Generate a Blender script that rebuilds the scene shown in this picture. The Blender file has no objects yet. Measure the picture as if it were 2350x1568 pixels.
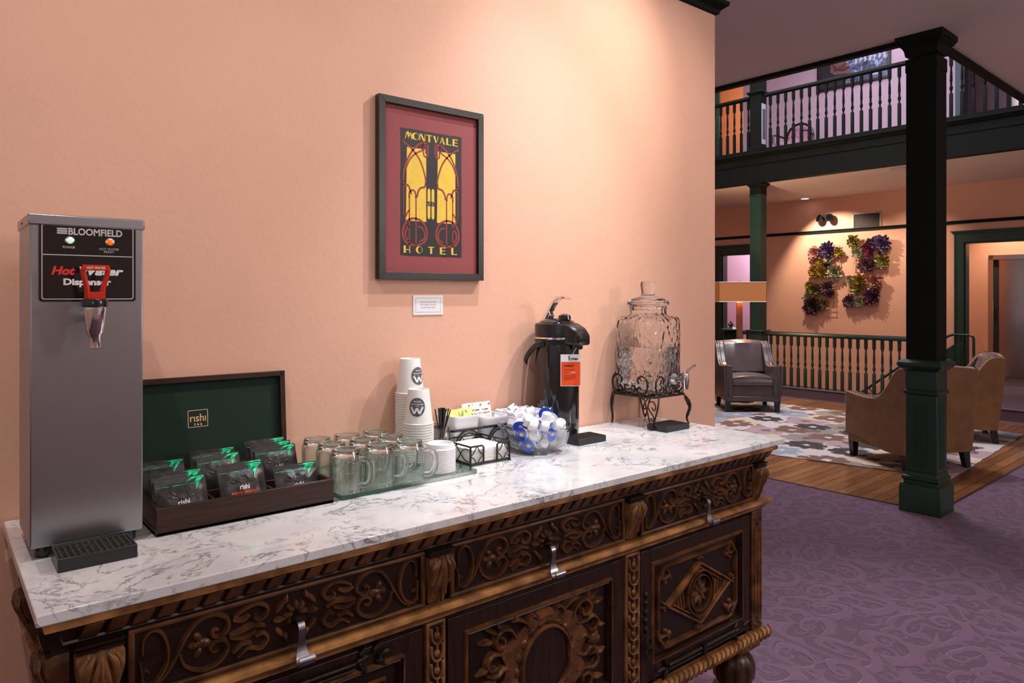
import bpy, bmesh, math, random
from mathutils import Matrix, Vector
PI = math.pi
S = bpy.context.scene
COL = S.collection
random.seed(7)

# ------------------------------------------------------------------ camera
cd = bpy.data.cameras.new('camera')
cam = bpy.data.objects.new('camera', cd); COL.objects.link(cam)
cam.location = (0, 0, 1.45)
cam.rotation_euler = (PI / 2, 0, math.radians(50.55 - 90))
cd.sensor_width = 36; cd.lens = 1638 / 2350 * 36
cd.shift_y = -(784 - 680) / 2350
cd.clip_end = 60
S.camera = cam

# ------------------------------------------------------------------ world, view
S.view_settings.view_transform = 'Standard'; S.view_settings.look = 'None'
S.view_settings.exposure = 0.12; S.view_settings.gamma = 1.0
S.view_settings.use_curve_mapping = False
S.cycles.transparent_max_bounces = 40
w = bpy.data.worlds.new('world'); S.world = w; w.use_nodes = True
w.node_tree.nodes['Background'].inputs[0].default_value = (0.66, 0.60, 0.66, 1)
w.node_tree.nodes['Background'].inputs[1].default_value = 0.48

RM = Matrix.Rotation(math.radians(50.55 - 48.876), 4, 'Z')      # the lobby stands 1.7 degrees off the partition wall
ID = Matrix.Identity(4)
FR = ID

# ------------------------------------------------------------------ lights
def light(kind, name, loc, energy, color=(1, 1, 1), target=None, fr=None, **kw):
    l = bpy.data.lights.new(name, kind); l.energy = energy; l.color = color
    for k, v in kw.items(): setattr(l, k, v)
    o = bpy.data.objects.new(name, l); COL.objects.link(o)
    m = (fr or ID) @ Matrix.Translation(loc)
    if target is not None:
        d = Vector(target) - Vector(loc)
        m = m @ d.to_track_quat('-Z', 'Y').to_matrix().to_4x4()
    o.matrix_world = m
    return o
WARM = (1.0, 0.80, 0.62); NEUT = (1.0, 0.95, 0.92); COOL = (0.86, 0.92, 1.0); LAV = (0.80, 0.74, 1.0)
def spot(loc, target, e, color=NEUT, deg=70, blend=0.6, size=0.04, fr=None):
    return light('SPOT', 'downlight_beam', loc, e, color, target, fr, spot_size=math.radians(deg), spot_blend=blend, shadow_soft_size=size)
# track over the sideboard
spot((1.38, 1.16, 3.15), (1.42, 1.38, 1.0), 122, COOL, 58, 0.9, 0.02)
spot((2.30, 0.78, 3.1), (1.25, 1.66, 1.75), 100, (1, 0.90, 0.80), 64, 0.9, 0.02)
spot((-0.20, 0.75, 3.1), (0.55, 1.60, 1.15), 40, (1, 0.88, 0.80), 70, 0.9, 0.025)
spot((1.95, 0.75, 3.1), (2.05, 1.66, 1.55), 46, (1, 0.90, 0.80), 66, 0.9, 0.03)
light('POINT', 'ceiling_fill', (-1.6, -2.4, 2.2), 14, (1, 0.93, 0.90), None, None, shadow_soft_size=0.25)  # unseen fill light added behind the camera to lift the ceiling
light('POINT', 'ceiling_fill', (3.9, -2.6, 2.4), 135, (1, 0.88, 0.82), None, None, shadow_soft_size=0.25)  # stronger added fill, also out of view, brightening the near ceiling
light('AREA', 'ambient_fill', (0.9, -0.9, 3.1), 14, (0.95, 0.93, 1.0), (0.9, 1.2, 0.5), shape='RECTANGLE', size=1.6, size_y=0.6)  # added area fill for ambient light, not a fixture of the room
# purple carpet pool of light
spot((3.6, 0.9, 3.1), (3.0, 1.0, 0), 270, (0.98, 0.90, 1.0), 56, 1.0, 0.05)
# lobby (lobby frame)
spot((7.4, 4.2, 6.0), (7.6, 3.6, 0), 760, (1, 0.93, 0.88), 80, 1.0, 0.2, RM)
light('AREA', 'atrium_daylight', (7.6, 4.4, 6.1), 230, (0.86, 0.86, 1.0), (7.6, 4.4, 0), RM, shape='RECTANGLE', size=3.2, size_y=3.6)
spot((11.35, 5.80, 3.10), (11.95, 5.40, 1.75), 165, (1, 0.84, 0.66), 98, 0.5, 0.02, RM)
spot((11.2, 4.2, 3.08), (12.1, 4.3, 1.2), 60, (1, 0.80, 0.62), 100, 0.9, 0.05, RM)
spot((9.9, 6.9, 3.08), (9.7, 5.6, 0.9), 55, (1, 0.92, 0.85), 80, 0.9, 0.03, RM)
spot((12.7, 3.3, 3.0), (13.0, 3.1, 0.6), 95, (1, 0.82, 0.62), 110, 0.8, 0.05, RM)
light('POINT', 'side_room_light', (13.3, 7.6, 2.6), 75, LAV, None, RM, shadow_soft_size=0.1)
light('AREA', 'gallery_light', (10.9, 4.8, 5.9), 46, LAV, (11.6, 4.8, 3.6), RM, shape='RECTANGLE', size=1.0, size_y=4.0)
light('POINT', 'gallery_lamp', (12.6, 7.7, 5.2), 30, (1, 0.62, 0.32), None, RM, shadow_soft_size=0.1)
light('POINT', 'lobby_lamp_bulb', (8.80, 5.33, 1.53), 55, (1, 0.72, 0.42), None, RM, shadow_soft_size=0.04)

# ------------------------------------------------------------------ materials
def lin(h):
    h = h.lstrip('#'); r = []
    for i in (0, 2, 4):
        c = int(h[i:i + 2], 16) / 255
        r.append(c / 12.92 if c <= 0.04045 else ((c + 0.055) / 1.055) ** 2.4)
    return (*r, 1.0)
MATS = {}
class NT:
    def __init__(s, name):
        s.m = bpy.data.materials.new(name); s.m.use_nodes = True
        s.t = s.m.node_tree; s.b = s.t.nodes['Principled BSDF']; MATS[name] = s.m
        s.co = None
    def n(s, typ, **kw):
        nd = s.t.nodes.new(typ)
        for k, v in kw.items():
            if k.startswith('_'): nd.inputs[k[1:].replace('_', ' ')].default_value = v
            else: setattr(nd, k, v)
        return nd
    def l(s, a, b): s.t.links.new(a, b)
    def coord(s, scale=(1, 1, 1), rot=(0, 0, 0), kind='Object'):
        tc = s.n('ShaderNodeTexCoord'); mp = s.n('ShaderNodeMapping')
        mp.inputs['Scale'].default_value = scale; mp.inputs['Rotation'].default_value = rot
        s.l(tc.outputs[kind], mp.inputs['Vector']); return mp.outputs[0]
    def noise(s, vec, scale, detail=3, rough=0.5, dist=0.0):
        nd = s.n('ShaderNodeTexNoise'); nd.inputs['Scale'].default_value = scale
        nd.inputs['Detail'].default_value = detail; nd.inputs['Roughness'].default_value = rough
        nd.inputs['Distortion'].default_value = dist
        if vec is not None: s.l(vec, nd.inputs['Vector'])
        return nd.outputs['Fac']
    def ramp(s, fac, stops):
        r = s.n('ShaderNodeValToRGB'); e = r.color_ramp.elements
        while len(e) < len(stops): e.new(0.5)
        for el, (p, c) in zip(e, stops):
            el.position = p; el.color = c if len(c) == 4 else (*c, 1)
        s.l(fac, r.inputs[0]); return r.outputs[0]
    def math(s, op, a, b=None, c=None, clamp=False):
        nd = s.n('ShaderNodeMath', operation=op); nd.use_clamp = clamp
        for i, v in enumerate((a, b, c)):
            if v is None: continue
            if isinstance(v, (int, float)): nd.inputs[i].default_value = v
            else: s.l(v, nd.inputs[i])
        return nd.outputs[0]
    def mix(s, fac, a, b, blend='MIX'):
        nd = s.n('ShaderNodeMix', data_type='RGBA', blend_type=blend)
        for i, v in ((0, fac), (6, a), (7, b)):
            if isinstance(v, (int, float)): nd.inputs[i].default_value = v
            elif isinstance(v, tuple): nd.inputs[i].default_value = v
            else: s.l(v, nd.inputs[i])
        return nd.outputs[2]
    def bump(s, h, strength=0.3, dist=0.002):
        b = s.n('ShaderNodeBump'); b.inputs['Strength'].default_value = strength
        b.inputs['Distance'].default_value = dist
        s.l(h, b.inputs['Height']); s.l(b.outputs[0], s.b.inputs['Normal'])
    def set(s, **kw):
        for k, v in kw.items():
            i = s.b.inputs[k.replace('_', ' ')]
            if hasattr(v, 'is_output'): s.l(v, i)
            else: i.default_value = v
        return s
def pm(name, col, rough=0.5, metal=0.0, var=0.0, vscale=20, bump=0.0, bscale=200, bdist=0.001, **kw):
    t = NT(name); c = lin(col) if isinstance(col, str) else (*col, 1)
    t.set(Base_Color=c, Roughness=rough, Metallic=metal, **kw)
    if var or bump: v = t.coord()
    if var:
        n = t.noise(v, vscale, 4)
        a = tuple(x * (1 - var) for x in c[:3]) + (1,); b = tuple(min(1, x * (1 + var)) for x in c[:3]) + (1,)
        t.set(Base_Color=t.ramp(n, [(0.3, a), (0.7, b)]))
    if bump: t.bump(t.noise(v, bscale, 3), bump, bdist)
    return t.m

pm('peach_paint', (0.74, 0.43, 0.31), 0.62, var=0.03, vscale=3, bump=0.35, bscale=90, bdist=0.0015)
pm('peach_paint_far', (0.74, 0.39, 0.26), 0.65, var=0.03, vscale=3)
pm('lavender_paint', (0.62, 0.46, 0.52), 0.7, var=0.02, vscale=3)
pm('ceiling_paint', (0.84, 0.70, 0.64), 0.8, var=0.02, vscale=2, bump=0.1, bscale=120)
pm('dark_green_paint', (0.007, 0.016, 0.010), 0.42)
pm('green_paint', (0.010, 0.034, 0.019), 0.40, var=0.12, vscale=6, bump=0.08, bscale=80)
pm('green_black_paint', (0.007, 0.009, 0.007), 0.6, var=0.12, vscale=6, Specular_IOR_Level=0.12)
pm('teal_paint', (0.012, 0.06, 0.075), 0.45)
pm('black_frame', (0.010, 0.009, 0.008), 0.35, bump=0.05)
pm('black_plastic', (0.012, 0.012, 0.014), 0.28)
pm('black_gloss', (0.010, 0.009, 0.010), 0.10, Coat_Weight=0.5)
pm('tray_black', (0.014, 0.015, 0.018), 0.30, bump=0.2, bscale=300)
pm('tray_grate', (0.020, 0.018, 0.016), 0.5, bump=1.0, bscale=420, bdist=0.003, var=0.5, vscale=160)
pm('chrome', (0.82, 0.80, 0.80), 0.07, 1.0)
pm('dull_steel', (0.34, 0.35, 0.38), 0.26, 1.0, var=0.2, vscale=60)
pm('iron', (0.035, 0.028, 0.022), 0.42, 0.8, var=0.5, vscale=150)
pm('black_wire', (0.010, 0.010, 0.012), 0.35, 0.2)
pm('red_plastic', (0.62, 0.030, 0.012), 0.22)
pm('white_paper', (0.80, 0.80, 0.78), 0.55)
pm('napkin_paper', (0.84, 0.83, 0.80), 0.8, bump=0.15, bscale=600)
pm('white_plastic', (0.80, 0.80, 0.84), 0.32)
pm('white_ceramic', (0.78, 0.80, 0.84), 0.18)
pm('blue_foil', (0.02, 0.08, 0.62), 0.3, 0.35, var=0.5, vscale=240)
pm('yellow_ink', (0.74, 0.50, 0.055), 0.6, var=0.06, vscale=60)
pm('red_ink', (0.26, 0.030, 0.030), 0.6)
pm('black_ink', (0.016, 0.014, 0.016), 0.6)
pm('grey_ink', (0.10, 0.10, 0.13), 0.6, var=0.5, vscale=90)
pm('mat_board', (0.27, 0.058, 0.062), 0.75, bump=0.15, bscale=500)
pm('yellow_packet', (0.80, 0.66, 0.16), 0.45, var=0.15, vscale=60)
pm('brown_ink', (0.10, 0.035, 0.015), 0.5)
pm('orange_card', (0.85, 0.085, 0.015), 0.4)
pm('silver_print', (0.55, 0.55, 0.60), 0.35)
pm('white_print', (0.85, 0.85, 0.85), 0.4)
pm('red_print', (0.75, 0.04, 0.02), 0.4)
pm('gold_foil', (0.90, 0.60, 0.32), 0.5, 0.7)
pm('green_velvet', (0.003, 0.022, 0.013), 0.9, bump=0.25, bscale=900, Sheen_Weight=0.08)
pm('pouch_black', (0.020, 0.019, 0.019), 0.34, 0.3, bump=0.3, bscale=45, bdist=0.004)
pm('pouch_green', (0.0, 0.50, 0.20), 0.25, 0.4, var=0.8, vscale=110)
pm('suede', (0.22, 0.102, 0.036), 0.92, var=0.18, vscale=9, bump=0.2, bscale=200, Sheen_Weight=0.3)
pm('grey_leather', (0.082, 0.060, 0.064), 0.28, var=0.15, vscale=7, bump=0.25, bscale=160)
pm('dark_leg', (0.012, 0.008, 0.008), 0.3)
pm('nail', (0.05, 0.035, 0.028), 0.3, 0.8)
pm('lamp_wood', (0.15, 0.055, 0.018), 0.4, var=0.2, vscale=30)
pm('cream_trim', (0.75, 0.72, 0.66), 0.5)
pm('vent_white', (0.50, 0.40, 0.36), 0.5)
pm('vent_slat', (0.10, 0.075, 0.065), 0.6)
pm('vent_dark', (0.02, 0.016, 0.014), 0.6)
pm('steel_door', (0.44, 0.36, 0.33), 0.22, 1.0, bump=0.15, bscale=4, bdist=0.02)
pm('steel_frame', (0.5, 0.45, 0.43), 0.25, 1.0)
pm('wicker', (0.55, 0.34, 0.17), 0.5)
pm('purple_riser', (0.060, 0.030, 0.046), 0.9, bump=0.5, bscale=300, var=0.15, vscale=40)
pm('metal_strip', (0.45, 0.40, 0.42), 0.35, 0.9)
for nm, c in dict(petal_violet=(0.16, 0.095, 0.21), petal_plum=(0.12, 0.045, 0.07), petal_gold=(0.42, 0.27, 0.04), petal_rose=(0.46, 0.20, 0.15), petal_sage=(0.38, 0.36, 0.22), petal_olive=(0.25, 0.20, 0.05), petal_magenta=(0.20, 0.03, 0.07), petal_mauve=(0.20, 0.10, 0.12)).items():
    pm(nm, c, 0.38, 0.15, var=0.25, vscale=40)
# lamp shade and lit things
t = NT('lamp_shade_cloth'); t.set(Base_Color=(0.40, 0.155, 0.05, 1), Roughness=0.8, Emission_Color=(0.80, 0.26, 0.05, 1), Emission_Strength=0.12)
for nm, c, e in (('led_green', (0.55, 0.9, 0.65), 0.5), ('led_orange', (0.9, 0.16, 0.01), 0.5), ('downlight_glow', (1, 0.93, 0.85), 6.0)):
    t = NT(nm); t.set(Base_Color=(*c, 1), Roughness=0.2, Emission_Color=(*c, 1), Emission_Strength=e)
# glass
def glass(name, col, ior=1.45, rough=0.0, hammered=0.0):
    t = NT(name); t.set(Base_Color=(*col, 1), Roughness=rough, IOR=ior, Transmission_Weight=1.0)
    if hammered:
        v = t.coord((1, 1, 0.62)); vo = t.n('ShaderNodeTexVoronoi', feature='SMOOTH_F1'); vo.inputs['Scale'].default_value = 70
        vo.inputs['Smoothness'].default_value = 0.7
        t.l(v, vo.inputs['Vector']); t.bump(vo.outputs['Distance'], hammered, 0.007)
    return t.m
glass('clear_glass', (0.96, 0.985, 0.975), 1.38)
def thin_glass(name, face, edge, power=2.2, solid=0.0):
    t = NT(name); lw = t.n('ShaderNodeLayerWeight'); lw.inputs['Blend'].default_value = 0.5
    k = t.math('POWER', lw.outputs['Facing'], power)
    tr = t.n('ShaderNodeBsdfTransparent'); t.l(t.mix(k, (*face, 1), (*edge, 1)), tr.inputs[0])
    gl = t.n('ShaderNodeBsdfGlossy'); gl.inputs['Roughness'].default_value = 0.02
    rf = t.math('MULTIPLY_ADD', t.math('POWER', lw.outputs['Facing'], 2.6), 0.85, 0.06)
    mx = t.n('ShaderNodeMixShader'); t.l(rf, mx.inputs[0]); t.l(tr.outputs[0], mx.inputs[1]); t.l(gl.outputs[0], mx.inputs[2])
    out = mx.outputs[0]
    if solid:
        t.set(Base_Color=(*face, 1), Roughness=0.0, IOR=1.32, Transmission_Weight=1.0)
        m2 = t.n('ShaderNodeMixShader'); m2.inputs[0].default_value = solid; t.l(out, m2.inputs[1]); t.l(t.b.outputs[0], m2.inputs[2]); out = m2.outputs[0]
    t.l(out, t.t.nodes['Material Output'].inputs[0]); return t.m
thin_glass('mug_glass', (0.975, 0.992, 0.985), (0.36, 0.54, 0.47), 3.2, 0.0)
thin_glass('bowl_glass', (0.985, 0.99, 0.99), (0.30, 0.40, 0.38), 3.0, 0.0)
thin_glass('slab_glass', (0.87, 0.955, 0.915), (0.80, 0.92, 0.87))
pm('slab_edge', (0.020, 0.085, 0.055), 0.08, Transmission_Weight=0.3)
glass('hammered_glass', (0.985, 0.99, 0.985), 1.40, 0.0, 0.7)
glass('water', (0.97, 0.985, 0.985), 1.33)
glass('rippled_water', (0.97, 0.985, 0.985), 1.33, 0.0, 0.9)
glass('amber_plastic', (0.6, 0.6, 0.6), 1.45, 0.05)
# brushed steel
t = NT('brushed_steel'); v = t.coord((4, 4, 400)); n = t.noise(v, 8, 3)
t.set(Base_Color=(0.40, 0.43, 0.48, 1), Metallic=1.0, Roughness=t.math('MULTIPLY_ADD', n, 0.10, 0.26), Anisotropic=0.55); t.bump(n, 0.05, 0.0005)
# marble
t = NT('marble'); v = t.coord()
warp = t.n('ShaderNodeTexNoise'); warp.inputs['Scale'].default_value = 5; warp.inputs['Detail'].default_value = 5; t.l(v, warp.inputs['Vector'])
vm = t.n('ShaderNodeVectorMath', operation='MULTIPLY_ADD'); t.l(warp.outputs['Color'], vm.inputs[0]); vm.inputs[1].default_value = (0.22, 0.22, 0.22); t.l(v, vm.inputs[2])
def vein(scale, width, dist=1.5):
    nz = t.noise(vm.outputs[0], scale, 6, 0.62, dist)
    a = t.math('ABSOLUTE', t.math('SUBTRACT', nz, 0.5))
    return t.math('SUBTRACT', 1.0, t.math('DIVIDE', a, width, clamp=True), clamp=True)
mask = t.ramp(t.noise(v, 7, 3), [(0.40, (0, 0, 0)), (0.56, (1, 1, 1))])
v1 = t.math('MULTIPLY', t.math('POWER', vein(7, 0.032), 1.9), mask)
v2 = t.math('MULTIPLY', vein(17, 0.045, 0.8), t.ramp(t.noise(v, 13, 3), [(0.50, (0, 0, 0)), (0.68, (1, 1, 1))]))
cloud = t.ramp(t.noise(vm.outputs[0], 6, 5), [(0.35, (0.66, 0.67, 0.70)), (0.62, (0.80, 0.81, 0.83))])
c = t.mix(t.math('MULTIPLY', v2, 0.55), cloud, (0.24, 0.26, 0.31, 1))
c = t.mix(t.math('MULTIPLY', v1, 0.85), c, (0.10, 0.11, 0.16, 1))
t.set(Base_Color=c, Roughness=0.12)
# carved walnut
def wood(name, dark, mid, light_, rough=0.34, scale=(2, 30, 30), point=True):
    t = NT(name); v = t.coord(scale); g = t.noise(v, 5, 6, 0.6, 0.6)
    c = t.ramp(g, [(0.30, dark), (0.62, mid)])
    if point:
        ge = t.n('ShaderNodeNewGeometry'); p = t.ramp(ge.outputs['Pointiness'], [(0.510, (0, 0, 0)), (0.56, (0.4, 0.4, 0.4)), (0.64, (1, 1, 1))])
        c = t.mix(t.math('MULTIPLY', p, t.ramp(t.noise(t.coord(), 22, 4), [(0.36, (0.25, 0.25, 0.25)), (0.66, (1, 1, 1))])), c, (*light_, 1))
    t.set(Base_Color=c, Roughness=rough, Specular_IOR_Level=0.35); t.bump(g, 0.18, 0.001); return t.m
WSP = 0.35
wood('carved_wood', (0.008, 0.003, 0.0016), (0.032, 0.0122, 0.0055), (0.27, 0.112, 0.040), 0.30)
wood('worn_wood', (0.024, 0.009, 0.0035), (0.10, 0.039, 0.013), (0.50, 0.25, 0.09), 0.30)
wood('dark_field_wood', (0.008, 0.0035, 0.0022), (0.022, 0.009, 0.0050), (0.10, 0.04, 0.016), point=False)
wood('door_wood', (0.010, 0.0045, 0.003), (0.034, 0.0145, 0.008), (0.24, 0.11, 0.045), scale=(30, 30, 2), point=False)
wood('box_wood', (0.018, 0.008, 0.0055), (0.045, 0.020, 0.014), (0.18, 0.09, 0.065), 0.30, point=False)
wood('table_wood', (0.02, 0.01, 0.005), (0.05, 0.02, 0.01), (0.1, 0.05, 0.03), point=False)
for i, (d, m_) in enumerate([((0.10, 0.040, 0.015), (0.22, 0.096, 0.038)), ((0.13, 0.055, 0.020), (0.27, 0.125, 0.050)), ((0.075, 0.030, 0.012), (0.18, 0.075, 0.030))]):
    wood('plank_wood_%d' % i, d, m_, (0.4, 0.2, 0.1), 0.24, (1.2, 22, 22), point=False)
# purple carpet with sculpted scrolls
t = NT('purple_carpet'); v = t.coord()
wp = t.n('ShaderNodeTexNoise'); wp.inputs['Scale'].default_value = 2.2; wp.inputs['Detail'].default_value = 1; t.l(v, wp.inputs['Vector'])
vm = t.n('ShaderNodeVectorMath', operation='MULTIPLY_ADD'); t.l(wp.outputs['Color'], vm.inputs[0]); vm.inputs[1].default_value = (0.30, 0.30, 0); t.l(v, vm.inputs[2])
hs = []
for sc, arms, seed in ((4.6, 1.0, 0.0), (7.6, -1.0, 3.7)):
    ad = t.n('ShaderNodeVectorMath', operation='ADD'); t.l(vm.outputs[0], ad.inputs[0]); ad.inputs[1].default_value = (seed, seed * 1.7, 0)
    vo = t.n('ShaderNodeTexVoronoi', voronoi_dimensions='2D'); vo.inputs['Scale'].default_value = sc; vo.inputs['Randomness'].default_value = 0.75
    t.l(ad.outputs[0], vo.inputs['Vector'])
    df = t.n('ShaderNodeVectorMath', operation='SUBTRACT'); t.l(ad.outputs[0], df.inputs[0]); t.l(vo.outputs['Position'], df.inputs[1])
    sp = t.n('ShaderNodeSeparateXYZ'); t.l(df.outputs[0], sp.inputs[0])
    ang = t.math('ARCTAN2', sp.outputs[1], sp.outputs[0])
    lg = t.math('LOGARITHM', t.math('ADD', vo.outputs['Distance'], 0.02), 2.718)
    sn = t.math('SINE', t.math('ADD', t.math('MULTIPLY', lg, 4.6), t.math('MULTIPLY', ang, arms)))
    hs.append(t.ramp(t.math('MULTIPLY_ADD', sn, 0.5, 0.5), [(0.69, (0, 0, 0)), (0.78, (1, 1, 1))]))
h = t.math('MAXIMUM', hs[0], t.math('MULTIPLY', hs[1], 0.75))
pile = t.noise(v, 900, 2)
t.bump(t.math('ADD', t.math('MULTIPLY', h, 1.0), t.math('MULTIPLY', pile, 0.25)), 1.0, 0.012)
c = t.mix(h, (0.074, 0.021, 0.060, 1), (0.155, 0.055, 0.135, 1))
c = t.mix(0.3, c, t.ramp(pile, [(0.3, (0.05, 0.020, 0.045)), (0.7, (0.12, 0.054, 0.105))]))
t.set(Base_Color=c, Roughness=0.95, Sheen_Weight=0.25)
# flower rug, hide patches
t = NT('flower_rug'); v0 = t.coord(); wn = t.n('ShaderNodeTexNoise'); wn.inputs['Scale'].default_value = 14; t.l(v0, wn.inputs['Vector'])
va = t.n('ShaderNodeVectorMath', operation='MULTIPLY_ADD'); t.l(wn.outputs['Color'], va.inputs[0]); va.inputs[1].default_value = (0.09, 0.09, 0); t.l(v0, va.inputs[2]); v = va.outputs[0]
def flowers(sc, seed, rad, lo, hi):
    ad = t.n('ShaderNodeVectorMath', operation='ADD'); t.l(v, ad.inputs[0]); ad.inputs[1].default_value = (seed, seed * 0.7, 0)
    vo = t.n('ShaderNodeTexVoronoi', voronoi_dimensions='2D'); vo.inputs['Scale'].default_value = sc; vo.inputs['Randomness'].default_value = 0.45
    t.l(ad.outputs[0], vo.inputs['Vector'])
    df = t.n('ShaderNodeVectorMath', operation='SUBTRACT'); t.l(ad.outputs[0], df.inputs[0]); t.l(vo.outputs['Position'], df.inputs[1])
    sp = t.n('ShaderNodeSeparateXYZ'); t.l(df.outputs[0], sp.inputs[0])
    ang = t.math('ARCTAN2', sp.outputs[1], sp.outputs[0])
    ln = t.n('ShaderNodeVectorMath', operation='LENGTH'); t.l(df.outputs[0], ln.inputs[0])
    pet = t.math('MULTIPLY_ADD', t.math('ABSOLUTE', t.math('SINE', t.math('MULTIPLY', ang, 4))), 0.26, 0.80)
    r = t.math('DIVIDE', ln.outputs['Value'], t.math('MULTIPLY', pet, rad))
    inside = t.math('LESS_THAN', r, 1.0); core = t.math('LESS_THAN', r, 0.24)
    rnd = t.n('ShaderNodeSeparateColor'); t.l(vo.outputs['Color'], rnd.inputs[0])
    cr = t.n('ShaderNodeValToRGB'); cr.color_ramp.interpolation = 'CONSTANT'
    e = cr.color_ramp.elements
    cols = lo
    while len(e) < len(cols): e.new(0.5)
    for i, cc in enumerate(cols): e[i].position = i / len(cols); e[i].color = (*cc, 1)
    t.l(rnd.outputs[0], cr.inputs[0])
    return inside, core, cr.outputs[0], rnd.outputs[1], r
W1 = (0.44, 0.40, 0.40); W2 = (0.46, 0.36, 0.27); BR = (0.13, 0.070, 0.048); BK = (0.030, 0.022, 0.026); GY = (0.20, 0.18, 0.17); BL = (0.22, 0.25, 0.31); MV = (0.30, 0.22, 0.24)
i1, c1, k1, r1, _ = flowers(2.3, 0.0, 0.24, [W1, W2, GY, W1, MV], None)
i2, c2, k2, r2, _ = flowers(2.0, 5.3, 0.185, [BK, BR, BK, BL, BR], None)
i3, c3, k3, r3, _ = flowers(2.7, 9.1, 0.24, [W1, W2, W1, BR, GY], None)
c = t.mix(i3, (*W1, 1), k3); c = t.mix(c3, c, (*W1, 1)); c = t.mix(i1, c, k1); c = t.mix(c1, c, (*BR, 1))
c = t.mix(i2, c, k2); c = t.mix(c2, c, (*W1, 1))
t.set(Base_Color=c, Roughness=0.9); t.bump(t.noise(v, 300, 2), 0.4, 0.002)
# painting upstairs: soft blue street light on dark canvas
t = NT('street_scene_paint'); v = t.coord((1, 1, 1)); g = t.noise(v, 9, 5, 0.7, 1.2)
t.set(Base_Color=t.ramp(g, [(0.38, (0.02, 0.02, 0.035)), (0.52, (0.12, 0.15, 0.25)), (0.66, (0.55, 0.62, 0.78))]), Roughness=0.4)
t = NT('floral_cloth'); v = t.coord(); g = t.noise(v, 30, 3)
t.set(Base_Color=t.ramp(g, [(0.40, (0.55, 0.45, 0.55)), (0.55, (0.45, 0.12, 0.20))]), Roughness=0.9)
M = MATS

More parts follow.
